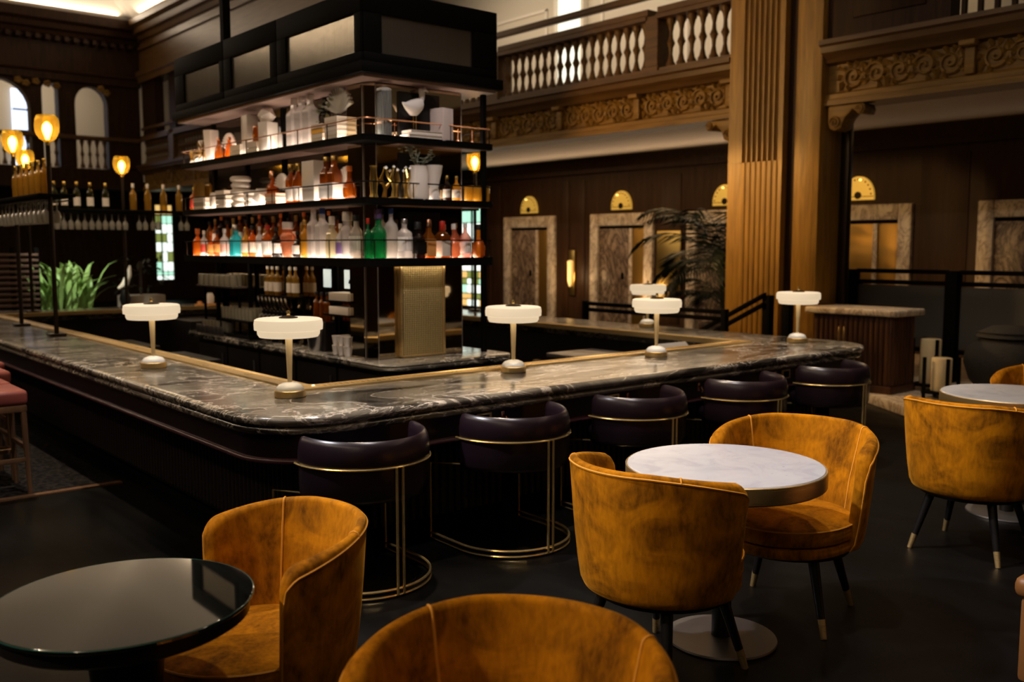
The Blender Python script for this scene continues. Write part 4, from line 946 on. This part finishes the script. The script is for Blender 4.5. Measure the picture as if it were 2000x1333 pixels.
bottle(FX + .02, 7.74, Z2, 'squat', .052, .30, 'amber', 'copper', None, 'reddish amber decanter beside the white faceted ornament', group='bottles on the middle shelf')
fan(FX + .02, 7.56, Z2 + .10, .14, 'white fan shell raised on books on the middle shelf')
for k in range(3): book(FX + .0, 7.60, Z2 + k * .034, .15, .20, .032, (M('peach_cover', (.6, .3, .18), .5), CREAM, M('peach_cover'))[k], '%s peach book under the white fan shell' % ('bottom', 'middle', 'top')[k])
for k, y in enumerate((7.34, 7.21)): bottle(FX - .01, y, Z2, 'wine', .047, .33, 'amber', 'gold', 'white', '%s of two amber bottles with gold necks and square white labels' % ('left', 'right')[k], group='bottles on the middle shelf', lab=(.08, .42), cap_h=.12)
box_thing('white_box', FX, 6.95, Z2, .13, .20, .33, WHITEC, 'tall plain white box on the middle shelf', 'box')
for k, y in enumerate((6.74, 6.62)): bottle(FX - .01, y, Z2, 'wine', .055, .35, 'orange' if k else 'amber', 'gold', 'white', '%s dark amber bottle with wide white label near the column' % ('first', 'second')[k], group='bottles on the middle shelf', lab=(.06, .40), square=True)
fan(FX + .05, 6.50, Z2 + .02, .22, 'large white shell standing behind the amber bottles', WHITEC)
bottle(FX, 6.42, Z2, 'flask', .05, .26, 'amber', 'orange', None, 'round amber decanter at the corner of the middle shelf', group='bottles on the middle shelf')
# middle shelf, end face
def antler(x, txt, s):
    t = thing('brass_ornament', txt, 'ornament', (x, FY, Z2), s); m = MB()
    m.tube([(.0, 0, 0), (.012, .0, .08), (-.02, 0, .16), (.01, 0, .24)], [.022, .016, .014, .006], 8); m.tube([(.01, 0, .08), (.06, .0, .14), (.05, 0, .22)], [.014, .012, .004], 8); m.tube([(-.015, 0, .13), (-.06, .0, .17), (-.07, 0, .23)], [.012, .010, .004], 8)
    m.build('branch', GOLDD, t); MB().lathe([(.045, 0), (.045, .012), (.02, .02)], 14).build('foot', GOLDD, t)
    for q, p in enumerate(((.05, 0, .22), (-.07, 0, .23), (.01, 0, .24), (.055, 0, .13))): MB().lathe([(0, -.014), (.014, 0), (0, .014)], 8, p).build('bead', BASEW, t)
vase(3.80, FY, Z2, [(.035, 0), (.025, .04), (.03, .12), (.022, .22), (.03, .24)], GOLDD, 'slim brass candlestick at the middle shelf corner', 'candlestick', 'candlestick')
antler(3.97, 'branching brass ornament with white beads, nearer the corner', .2); antler(4.09, 'branching brass ornament touching the white vase', 1.4)
vase(4.20, FY, Z2, [(.075, 0), (.082, .02), (.075, .20), (.062, .25), (.066, .26)], WHITEC, 'tapered white vase holding eucalyptus')
t = thing('eucalyptus_sprig', 'grey green eucalyptus sprig in the white vase', 'plant', (4.20, FY, Z2 + .22)); rr = random.Random(6)
for k in range(13):
    a = rr.random() * 2 * PI; d = Vector((math.cos(a) * .8 + .25, math.sin(a) * .5, .9 + rr.random() * .4)).normalized(); L = .12 + .12 * rr.random(); m = MB(); m.tube([(0, 0, 0), d * L * .6, d * L + Vector((.03, 0, -.01))], .003, 4)
    for q in range(4):
        c = d * L * (.45 + .18 * q); m.lathe([(0, -.004), (.020, 0), (0, .004)], 7, tuple(c + Vector((rr.uniform(-.02, .02), rr.uniform(-.02, .02), 0))), sy=.7)
    m.build('stem', LEAFE, t)
vase(4.34, FY, Z2, [(.052, 0), (.045, .06), (.035, .10), (.060, .20), (.072, .27), (.066, .27)], WHITEC, 'white flared vase beside the eucalyptus vase')
for k, x in enumerate((4.47, 4.56)): bottle(x, FY, Z2, 'round', .034, .20, 'gold' if k else 'dark', 'gold', 'cream', '%s small bottle right of the flared white vase' % ('dark', 'gold')[k], group='bottles on the middle shelf')
for k, x in enumerate((4.68, 4.77, 4.85)): vase(x, FY, Z2, [(.030, 0), (.036, .02), (.036, .13), (.033, .13)], GL['gold'], '%s tumbler with gold light in its tint at the end of the middle shelf' % ORD[k], 'tumbler', 'tumbler')  # gold light on the tumblers is put into the glass colour
# top shelf, long face
vase(FX, 9.44, Z3, [(.03, 0), (.02, .05), (.03, .12), (.02, .15)], GOLDD, 'small brass figure at the far end of the top shelf', 'ornament', 'brass_figure')
o = MB().tube([(0, -.08, .03), (0, .08, .03)], [.032, .02], 14).build('white_scroll', WHITEC); o.location = (FX - .02, 9.33, Z3); tag(o, 'white rolled ornament lying at the far end of the top shelf', 'ornament')
box_thing('white_block', FX + .06, 9.34, Z3, .05, .08, .24, WHITEC, 'slim white block behind the rolled ornament', 'ornament')
starburst(FX, 9.16, Z3 + .11, .11, 'spiky wooden starburst ornament on the top shelf')
vase(FX, 8.97, Z3, [(.05, 0), (.062, .05), (.080, .28), (.078, .30)], WHITEC, 'wide white tapered vase beside the wooden starburst', seg=6)
bottle(FX, 8.80, Z3, 'bell', .045, .22, 'amber', 'copper', None, 'amber glass decanter right of the tapered white vase', group='bottles on the top shelf')
fan(FX + .03, 8.63, Z3 + .06, .16, 'white coral fan on the top shelf'); bottle(FX - .02, 8.52, Z3, 'bell', .045, .20, 'orange', 'copper', None, 'orange glass decanter below the white coral fan', group='bottles on the top shelf')
for k in range(2): book(FX, 8.28, Z3 + k * .055, .15, .22, .05, WHITEC, '%s white book beside the tall white box on the top shelf' % ('lower', 'upper')[k])
box_thing('white_box', FX + .01, 8.14, Z3, .11, .12, .36, WHITEC, 'tall white box standing left on the top shelf', 'box')
for k in range(2): book(FX, 7.93, Z3 + k * .055, .15, .20, .05, (WHITEC, CREAM)[k], '%s book under the amber candle jar' % ('lower', 'upper')[k])
vase(FX, 7.96, Z3 + .11, [(.04, 0), (.045, .01), (.045, .13), (.04, .14)], GL['orange'], 'glowing amber candle jar on two books', 'candle jar', 'candle_jar')
box_thing('white_box', FX, 7.76, Z3, .12, .12, .26, WHITEC, 'leaning white box beneath the faceted ornament', 'box', .25)
facet(FX, 7.78, Z3 + .25, .085, 'white faceted ornament sitting on a white box', .6)
antl = bottle(FX - .01, 7.52, Z3, 'tall', .022, .20, 'clear', 'silver', None, 'small clear bottle left of the fluted glass bottles', group='bottles on the top shelf')
for k, (y, h) in enumerate(((7.28, .42), (7.14, .44), (7.00, .43))): bottle(FX, y, Z3, 'tall', .066, h, 'clear', 'white', None, '%s of three tall fluted frosted bottles on the top shelf' % ORD[k], group='bottles on the top shelf', square=True, cap_h=.10)
for k in range(4): book(FX - .005, 6.76, Z3 + k * .036, .15, .18, .034, (WHITEC, CREAM, GOLDD, CREAM)[k], '%s book from below, left stack under the green garland' % ORD[k])
for k in range(5): book(FX - .005, 6.54, Z3 + k * .036, .15, .19, .034, (WHITEC, CREAM, WHITEC, CREAM, WHITEC)[k], '%s book from below, right stack under the large grey shell' % ORD[k])
fan(FX + .0, 6.56, Z3 + .18, .20, 'large grey white shell on the right book stack', M('shell_grey', (.55, .52, .46), .5))
t = thing('green_garland', 'olive green leafy garland above the left book stack', 'plant', (FX + .02, 6.78, Z3 + .15)); rr = random.Random(8)
GG = M('garland_leaf', (.10, .10, .025), .5)
for k in range(26):
    p = Vector((rr.uniform(-.05, .05), rr.uniform(-.12, .12), rr.uniform(.0, .22))); d = Vector((rr.uniform(-1, .2), rr.uniform(-1, 1), rr.uniform(-.3, 1))).normalized() * .06; s = d.cross(Vector((0, .3, 1))).normalized() * .018
    m = MB(); m.v = [tuple(p), tuple(p + d * .5 + s), tuple(p + d), tuple(p + d * .5 - s)]; m.f = [(0, 1, 2, 3)]; m.build('leaf', GG, t, smooth=0)
# top shelf, end face
o = thing('glass_cylinder', 'tall ribbed silver glass cylinder at the top shelf corner', 'vase', (3.90, FY + .0, Z3))
m = MB()
for k in range(14):
    a = 2 * PI * k / 14; m.cyl((.045 * math.cos(a), .045 * math.sin(a), .0), .011, .33, 6)
m.build('ribs', M('silvered_glass', (.7, .72, .68), .15, .8), o); MB().lathe([(.05, .33), (.058, .345), (.02, .37), (0, .375)], 16).build('lid', BASEW, o)
for k in range(2): book(4.24, FY, Z3 + k * .032, .34 - .03 * k, .15, .03, WHITEC, '%s large white book lying under the bird figure' % ('lower', 'upper')[k])
t = thing('bird_figure', 'white bird figure on thin gold legs', 'ornament', (4.17, FY, Z3 + .064))
for s in (-1, 1): MB().tube([(s * .012, 0, 0), (s * .012, 0, .12)], .004, 6).build('leg', GOLDD, t)
MB().loops([[(x + r * .0, r * math.cos(a), .17 + dz + r * 1.2 * math.sin(a)) for a in [2 * PI * q / 12 for q in range(12)]] for x, r, dz in ((-.11, .006, .03), (-.08, .022, .01), (-.03, .05, 0), (.02, .055, .01), (.06, .038, .03))]).build('body', WHITEC, t)
MB().tube([(.04, 0, .20), (.07, 0, .26), (.065, 0, .31), (.09, 0, .32), (.13, 0, .30)], [.030, .022, .026, .018, .004], 8).build('head', WHITEC, t)
box_thing('white_box', 4.42, FY, Z3, .12, .14, .25, M('blush_box', (.72, .60, .56), .5), 'blush white box leaning at the end face of the top shelf', 'box', .2)
for k, x in enumerate((3.99, 4.58, 4.72)):
    t = thing('brass_bell', ('small brass bell near the ribbed cylinder', 'small brass bell right of the blush box', 'small brass bell at the end of the top shelf')[k], 'bell', (x, FY, Z3), group='brass bells on the top shelf')
    MB().lathe([(.020, 0), (.016, .02), (.004, .035)], 12).build('bell', COPPER, t); MB().cyl((0, 0, .035), .004, .075, 6).build('handle', COPPER, t)
# ------------------------------------------------------------------ things on the back bar counter, under the lowest shelf
CB = .782
GLM = bottleglass('drinking_glass', (.60, .57, .50), .45, .08)
gl = MB().lathe([(.028, 0), (.036, .004), (.040, .11), (.037, .11), (.033, .01), (0, .008)], 12, cap=(True, True)).build('tumbler', GLM); TUM = gl.data; bpy.data.objects.remove(gl)
def tumblers(pts, text, grp, up=True):
    for x, y, z in pts:
        o = link('tumbler', TUM, None, (x, y, z)); tag(o, text, 'glass', grp)
        if not up: o.rotation_euler = (PI, 0, 0); o.location.z += .11
t = thing('glass_shelf', 'slim dark shelf of upturned glasses under the lowest bottle shelf', 'shelf', (0, 0, 0))
MB().box(3.78, 3.93, 8.55, 9.42, 1.24, 1.255).build('shelf_board', STEEL, t, smooth=0)
for y in (8.57, 9.38): MB().box(3.85, 3.87, y, y + .02, .782, 1.24).build('bracket', BLACKM, t, smooth=0)
tumblers([(3.82 + .08 * (k % 2), 9.36 - k * .062, 1.256) for k in range(13)], 'upturned tumbler on the slim shelf left of the taps', 'tumblers on the slim shelf', False)
t = thing('glass_rack', 'dark wire rack of glasses on the back bar', 'rack', (3.88, 8.52, CB))
MB().box(-.11, .11, -.33, .33, 0, .03).build('tray', BLACKM, t, smooth=0)
for s in (-.31, 0, .31): MB().box(-.11, -.10, s - .008, s + .008, .03, .16).build('post', BLACKM, t, smooth=0)
MB().box(-.115, .115, -.33, .33, .150, .165).build('upper_tray', BLACKM, t, smooth=0)
tumblers([(3.82 + .11 * (k // 9), 8.82 - (k % 9) * .075, CB + .166) for k in range(18)], 'clear tumbler standing on the dark wire rack', 'tumblers on the wire rack')
t = thing('glass_crate', 'silver crate of rinsed glasses at the counter edge', 'crate', (3.82, 9.05, CB))
MB().box(-.08, .08, -.36, .30, 0, .012).build('base', STEEL, t, smooth=0)
for k in range(6): MB().box(-.085, -.078, -.36 + k * .11, -.26 + k * .11, .012, .085).build('panel', STEEL, t, bevel=.003)
tumblers([(3.82, 8.74 + k * .08, CB + .013) for k in range(8)], 'glass standing inside the silver crate at the counter edge', 'glasses in the silver crate')
t = thing('beer_tap', 'black beer tap tower with a row of chrome handles', 'tap', (3.87, 7.78, CB))
MB().cyl((0, -.1, 0), .03, .24, 12).cyl((0, .1, 0), .03, .24, 12).build('column', BLACKM, t)
MB().tube([(0, -.28, .26), (0, .28, .26)], .035, 12).build('crossbar', BLACKM, t)
for k in range(8):
    y = -.26 + k * .075; h = MB().tube([(-.02, y, .28), (-.05, y + .012, .34), (-.06, y + .02, .41)], [.008, .012, .016], 8).build('handle', M('chrome', (.7, .68, .72), .12, 1.), t)
    MB().tube([(-.02, y, .25), (-.06, y, .24), (-.07, y, .20)], .008, 6).build('spout', STEEL, h)
t = thing('ice_bucket', 'steel ice bucket on the back bar counter', 'bucket', (3.82, 7.02, CB))
MB().lathe([(.06, 0), (.062, .01), (.085, .17), (.088, .175), (.080, .175), (.056, .012), (0, .01)], 24, cap=(True, True)).build('pail', STEEL, t, smooth=40)
MB().tube([(0, .085 * math.cos(PI * k / 10), .165 + .10 * math.sin(PI * k / 10)) for k in range(11)], .004, 6).build('handle', STEEL, t)
for k in range(12):
    o = MB().lathe([(.026, 0), (.036, .07), (.038, .075), (.033, .075), (0, .01)], 12, cap=(True, True)).build('white_cup', WHITEC, smooth=40)
    o.location = (3.80 + .075 * (k % 2), 6.66 - .088 * ((k % 6) // 2) , CB + (.076 if k >= 6 else 0)); tag(o, 'white cup in the stacked block of cups near the column', 'cup', 'stacked white cups')
t = thing('napkin_shelf', 'small dark shelf holding two pale boxes left of the column', 'shelf', (3.86, 6.62, 0))
for z in (1.09, 1.20): MB().box(-.09, .09, -.20, .20, z, z + .012).build('shelf_board', BLACKM, t, smooth=0)
for s in (-.19, .19): MB().box(.05, .08, s - .012, s + .012, .782, 1.5).build('upright', BLACKM, t, smooth=0)
for k, z in enumerate((1.103, 1.213)): box_thing('napkin_box', 3.85, 6.58, z, .15, .30, .062, CREAM, ('pale napkin box on the lower board left of the column', 'pale napkin box on the upper board left of the column')[k], 'box')
for k, y in enumerate((8.05, 7.96, 7.86, 7.62, 7.52)):
    bottle(3.90, y, 1.20, 'wine', .034, .26, 'gold', 'white', 'cream', '%s pale gold bottle above the beer taps' % ORD[k], group='bottles above the taps')
t = thing('tap_shelf', 'dark shelf of pale bottles above the beer taps', 'shelf', (3.90, 7.78, 0))
MB().box(-.06, .05, -.34, .34, 1.185, 1.20).build('shelf_board', BLACKM, t, smooth=0)
for s in (-.33, .33): MB().box(.03, .05, s - .01, s + .01, .782, 1.185).build('upright', BLACKM, t, smooth=0)
for k, y in enumerate((7.12, 7.03, 6.94)): bottle(3.88, y, CB + .24, 'wine', .030, .24, 'amber', 'black', None, '%s dark amber bottle between the taps and the column' % ORD[k], group='amber bottles by the column')
t = thing('riser', 'low dark riser under three amber bottles by the column', 'riser', (3.88, 7.03, CB)); MB().box(-.05, .05, -.14, .14, .0, .238).build('riser_block', DARK, t, bevel=.004)
for k, y in enumerate((7.02, 6.62)):
    t = thing('picture_card', ('small white card standing above the ice bucket', 'white card with black print under the lowest shelf')[k], 'card', (3.93, y, 1.30 if k else 1.30))
    MB().box(-.005, .005, -.06 - .06 * k, .06 + .06 * k, 0, .15).build('card', M('glow_card', (.8, .85, .82), .5, emit=(.8, .95, .9), es=.5), t, bevel=.003)  # card glows by itself in place of light falling on it
    MB().box(.0, .012, -.04, .04, -.10, .0).build('stand', BLACKM, t, smooth=0)
    if k: MB().prism([(.05 * math.cos(PI * q / 10), .04 + .045 * math.sin(PI * q / 10)) for q in range(11)], -.008, -.005, 'X').build('print', BLACK, t)
# behind the bar: fridges, till screen
for k, (x, y) in enumerate(((2.75, 7.6), (2.75, 9.0), (4.6, 11.7))):
    t = thing('bar_fridge', ('dark under-counter unit behind the left lamp', 'dark under-counter unit beyond the left lamp', 'dark under-counter unit at the far end of the bar')[k], 'cabinet', (x, y, 0))
    MB().box(0, .5, 0, .8, 0, .70).build('body', DARK, t, bevel=.01); MB().box(.5, .515, .03, .77, .08, .66).build('door', BLACKM, t, bevel=.005); MB().tube([(.53, .1, .55), (.53, .7, .55)], .008, 6).build('handle', STEEL, t)
t = thing('pos_unit', 'dark till unit with steel side behind the bar front', 'till', (5.9, 5.9, 0))
MB().box(0, .55, 0, .55, 0, .62).build('body', DARK, t, bevel=.01); MB().box(-.02, .57, -.02, .57, .62, .66).build('worktop', STEELD, t, bevel=.006)
MB().cyl((-.012, .12, .50), .035, .012, 14).build('dial', STEEL, t)
t = thing('till_screen', 'tilted grey till screen behind the bar', 'screen', (6.30, 5.15, .60))
MB().prism([(-.02, .0), (.20, .20), (.185, .215), (-.035, .015)], -.19, .19, 'X').build('screen', M('screen_grey', (.30, .28, .26), .3), t, bevel=.004); MB().box(-.05, .05, .0, .12, -.02, .06).build('stand', BLACKM, t)
MB().box(-.09, .09, -.02, .14, -.60, -.02).build('pedestal', DARK, t)
t = thing('shaker_tin', 'orange bottle behind the bar near the middle lamp', 'bottle', (4.9, 5.5, .0))
MB().lathe([(.04, .0), (.04, .5), (.04, .74), (.03, .76)], 12).build('body', GL['dark'], t); MB().lathe([(.042, .60), (.042, .70)], 12, cap=(False, False)).build('label', LAB['orange'], t)

# ------------------------------------------------------------------ overhead gantry at the far end of the bar
ga = thing('glass_gantry', 'dark metal gantry shelf on posts above the far end of the bar', 'shelf', (0, 0, 0))
GZ = 2.11
MB().box(2.30, 2.62, 9.25, 12.9, GZ - .03, GZ).build('shelf', BLACKM, ga, bevel=.005); MB().box(2.30, 7.45, 12.75, 13.10, GZ - .03, GZ).build('shelf', BLACKM, ga, bevel=.005)
MB().box(6.98, 7.45, 9.45, 12.75, GZ - .03, GZ).build('shelf', BLACKM, ga, bevel=.005)
POSTS = [(2.42, 9.32), (2.46, 10.75), (3.06, 12.80), (4.24, 12.92), (7.42, 9.50)]
for x, y in POSTS:
    MB().cyl((x, y, .822), .020, 1.74, 12).build('post', BRONZE, ga); MB().box(x - .07, x + .07, y - .07, y + .07, .822, .845).build('foot', BRONZE, ga, bevel=.006)
for h in (GZ - .20,):
    for x in (2.33, 2.46, 2.59): MB().box(x - .006, x + .006, 9.3, 12.7, h + .14, h + .152).build('hanging_rail', BRONZE, ga, smooth=0)
    for y in (12.80, 12.92, 13.04): MB().box(2.7, 7.3, y - .006, y + .006, h + .14, h + .152).build('hanging_rail', BRONZE, ga, smooth=0)
def globe(x, y, z, txt):
    t = thing('globe_light', txt, 'light', (x, y, z), group='amber globe lights on posts')
    MB().cyl((0, 0, -.02), .022, .05, 12).build('holder', BRASS, t)
    MB().lathe([(.03, .01), (.07, .04), (.098, .10), (.105, .15), (.098, .21), (.082, .245)], 20, cap=(False, False)).build('glass_shade', AMBER, t)
    MB().lathe([(.012, .03), (.030, .08), (.042, .12), (.036, .16), (.012, .185), (0, .19)], 14).build('bulb', BULB, t)
for (x, y), txt in zip(POSTS, ('large amber globe light on the nearest left post', 'amber globe light at the left edge of the picture', 'amber globe light behind the rack of bottles', 'amber globe light above the wine bottles', 'amber globe light right of the bottle shelving')):
    globe(x, y, 2.56, txt)
for k, x in enumerate((3.39, 3.51, 3.66, 3.82, 4.01)):
    bottle(x, 12.88, GZ, 'wine', .042, .34, 'wine', 'gold', 'cream', '%s green wine bottle with gold capsule on the far gantry shelf' % ORD[k], group='wine bottles on the gantry', lab=(.12, .44), cap_h=.08)
for k, x in enumerate((4.36, 4.55, 4.76, 4.97)):
    bottle(x, 12.88, GZ, 'wine', .045, .35, 'gold', 'white', None, '%s tall gold bottle right of the globe light on the gantry' % ORD[k], group='gold bottles on the gantry', cap_h=.10)
for k in range(6):
    bottle(2.44, 9.55 + k * .21, GZ, 'wine', .040, .33, 'gold', 'gold', None, '%s gold bottle along the left gantry shelf' % ORD[k], group='gold bottles on the left gantry', cap_h=.06)
wg = MB().lathe([(.034, 0), (.034, .004), (.006, .010), (.005, .085), (.030, .115), (.038, .15), (.030, .21), (.028, .21), (.034, .15), (.026, .12), (0, .10)], 12).build('wine_glass', GLM, smooth=50); WG = wg.data; bpy.data.objects.remove(wg)
def hang(x, y, text, grp):
    o = link('wine_glass', WG, None, (x, y, GZ - .048)); o.rotation_euler = (PI, 0, 0); tag(o, text, 'glass', grp)
for k in range(26): hang(2.40 + .12 * (k % 2), 9.42 + k * .082, 'wine glass hanging upside down under the left gantry shelf', 'hanging glasses, left gantry')
for k in range(22): hang(3.40 + k * .042, 12.86 + .12 * (k % 2), 'wine glass hanging upside down under the far gantry shelf, left of its post', 'hanging glasses, far gantry')
for k, x in enumerate((4.42, 4.50, 4.60, 4.67, 4.98, 5.06)): hang(x, 12.86, 'wine glass hanging right of the far gantry post, near the stained glass', 'hanging glasses by the stained glass')

# ------------------------------------------------------------------ beyond the bar on the left
t = thing('planter_plant', 'bright green strap leaved plant beyond the far end of the bar', 'plant', (4.15, 15.4, 0))
MB().box(-.55, .55, -.2, .2, 0, .62).build('planter', DARK, t, bevel=.01)
rr = random.Random(12)
for k in range(80):
    a = rr.random() * 2 * PI; sp = .12 + .5 * rr.random(); h = .45 + .65 * rr.random(); b = Vector((rr.uniform(-.38, .38), rr.uniform(-.12, .12), .6)); d = Vector((math.cos(a), math.sin(a) * .6, 0)); s = Vector((-d.y, d.x, 0)).normalized() if d.length > .01 else Vector((1, 0, 0)); wv = .024 + .016 * rr.random()
    m = MB(); n = 5; pts = [b + d * sp * (q / n) ** 1.7 + Vector((0, 0, h * (q / n) * (1 - .25 * (q / n) ** 3))) for q in range(n + 1)]
    for q, p in enumerate(pts):
        w_ = wv * (math.sin(PI * (.12 + .86 * q / n)) + .05); m.v += [tuple(p - s * w_), tuple(p + Vector((0, 0, -.01)) + d * .004), tuple(p + s * w_)]
    for q in range(n): i = q * 3; m.f += [(i, i + 1, i + 4, i + 3), (i + 1, i + 2, i + 5, i + 4)]
    m.build('leaf', LEAFG, t, smooth=60)
spot('plant_spot', (3.6, 14.2, 3.0), (4.15, 15.4, 1.0), 260, 50, (.95, 1.0, .8), .08)
t = thing('potted_shrub', 'dark leafy shrub in a grey pot under the stained glass', 'plant', (5.35, 15.6, 0))
MB().box(-.32, .32, -.2, .2, 0, .86).build('planter', GREYC, t, bevel=.015)
for k in range(60):
    p = Vector((rr.uniform(-.35, .35), rr.uniform(-.15, .15), rr.uniform(.9, 1.5))); d = Vector((rr.uniform(-1, 1), rr.uniform(-1, 1), rr.uniform(-.5, .8))).normalized() * .16; s = d.cross(Vector((0, .3, 1))).normalized() * .035
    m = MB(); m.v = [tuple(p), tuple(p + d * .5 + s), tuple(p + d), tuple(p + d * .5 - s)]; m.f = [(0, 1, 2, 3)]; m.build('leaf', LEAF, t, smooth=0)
MB().tube([(0, 0, .8), (0, 0, 1.4)], .02, 6).build('stem', M('palm_trunk'), t)
t = thing('louvre_screen', 'dark slatted louvre screen at the far left', 'screen', (3.0, 14.8, 0))
for x in (-.9, -.32, .30, .62): MB().box(x - .03, x + .03, -.02, .02, 0, 1.62).build('post', BLACKM, t, smooth=0)
for k in range(12):
    z = .62 + k * .08; o = MB().box(-.9, .64, -.03, .03, z, z + .036).build('slat', M('louvre_slat', (.11, .065, .05), .45), t, bevel=.004)
t = thing('white_heron_ornament', 'white and black bird ornament between the green plants', 'ornament', (4.98, 15.25, .62))
MB().lathe([(.10, 0), (.06, .10), (.09, .20), (.05, .34), (.02, .36)], 14).build('stand', BLACK, t); MB().tube([(-.10, 0, .36), (.0, 0, .42), (.07, 0, .58), (.09, 0, .72)], [.02, .06, .045, .015], 8).build('wing', WHITEC, t)
MB().box(-.12, .12, -.12, .12, -.62, .0).build('plinth', DARK, t)
for k, (x, r, h, mat, nm) in enumerate(((5.35, .055, .17, WHITEC, 'round white jar'), (5.56, .030, .15, CREAM, 'slim cream candle'), (5.20, .035, .06, LAB['orange'], 'low orange dish'), (5.68, .04, .13, LAB['orange'], 'orange bottle'))):
    vase(x, 12.85, .822, [(r * .8, 0), (r, h * .3), (r, h * .7), (r * .6, h)], mat, nm + ' on the far counter left of the shelving', 'jar', 'counter_jar')
t = thing('orange_tray', 'low orange tray on the far counter', 'tray', (5.42, 12.82, .822)); MB().box(-.34, .34, -.12, -.08, 0, .03).build('tray_rim', LAB['orange'], t, bevel=.005)
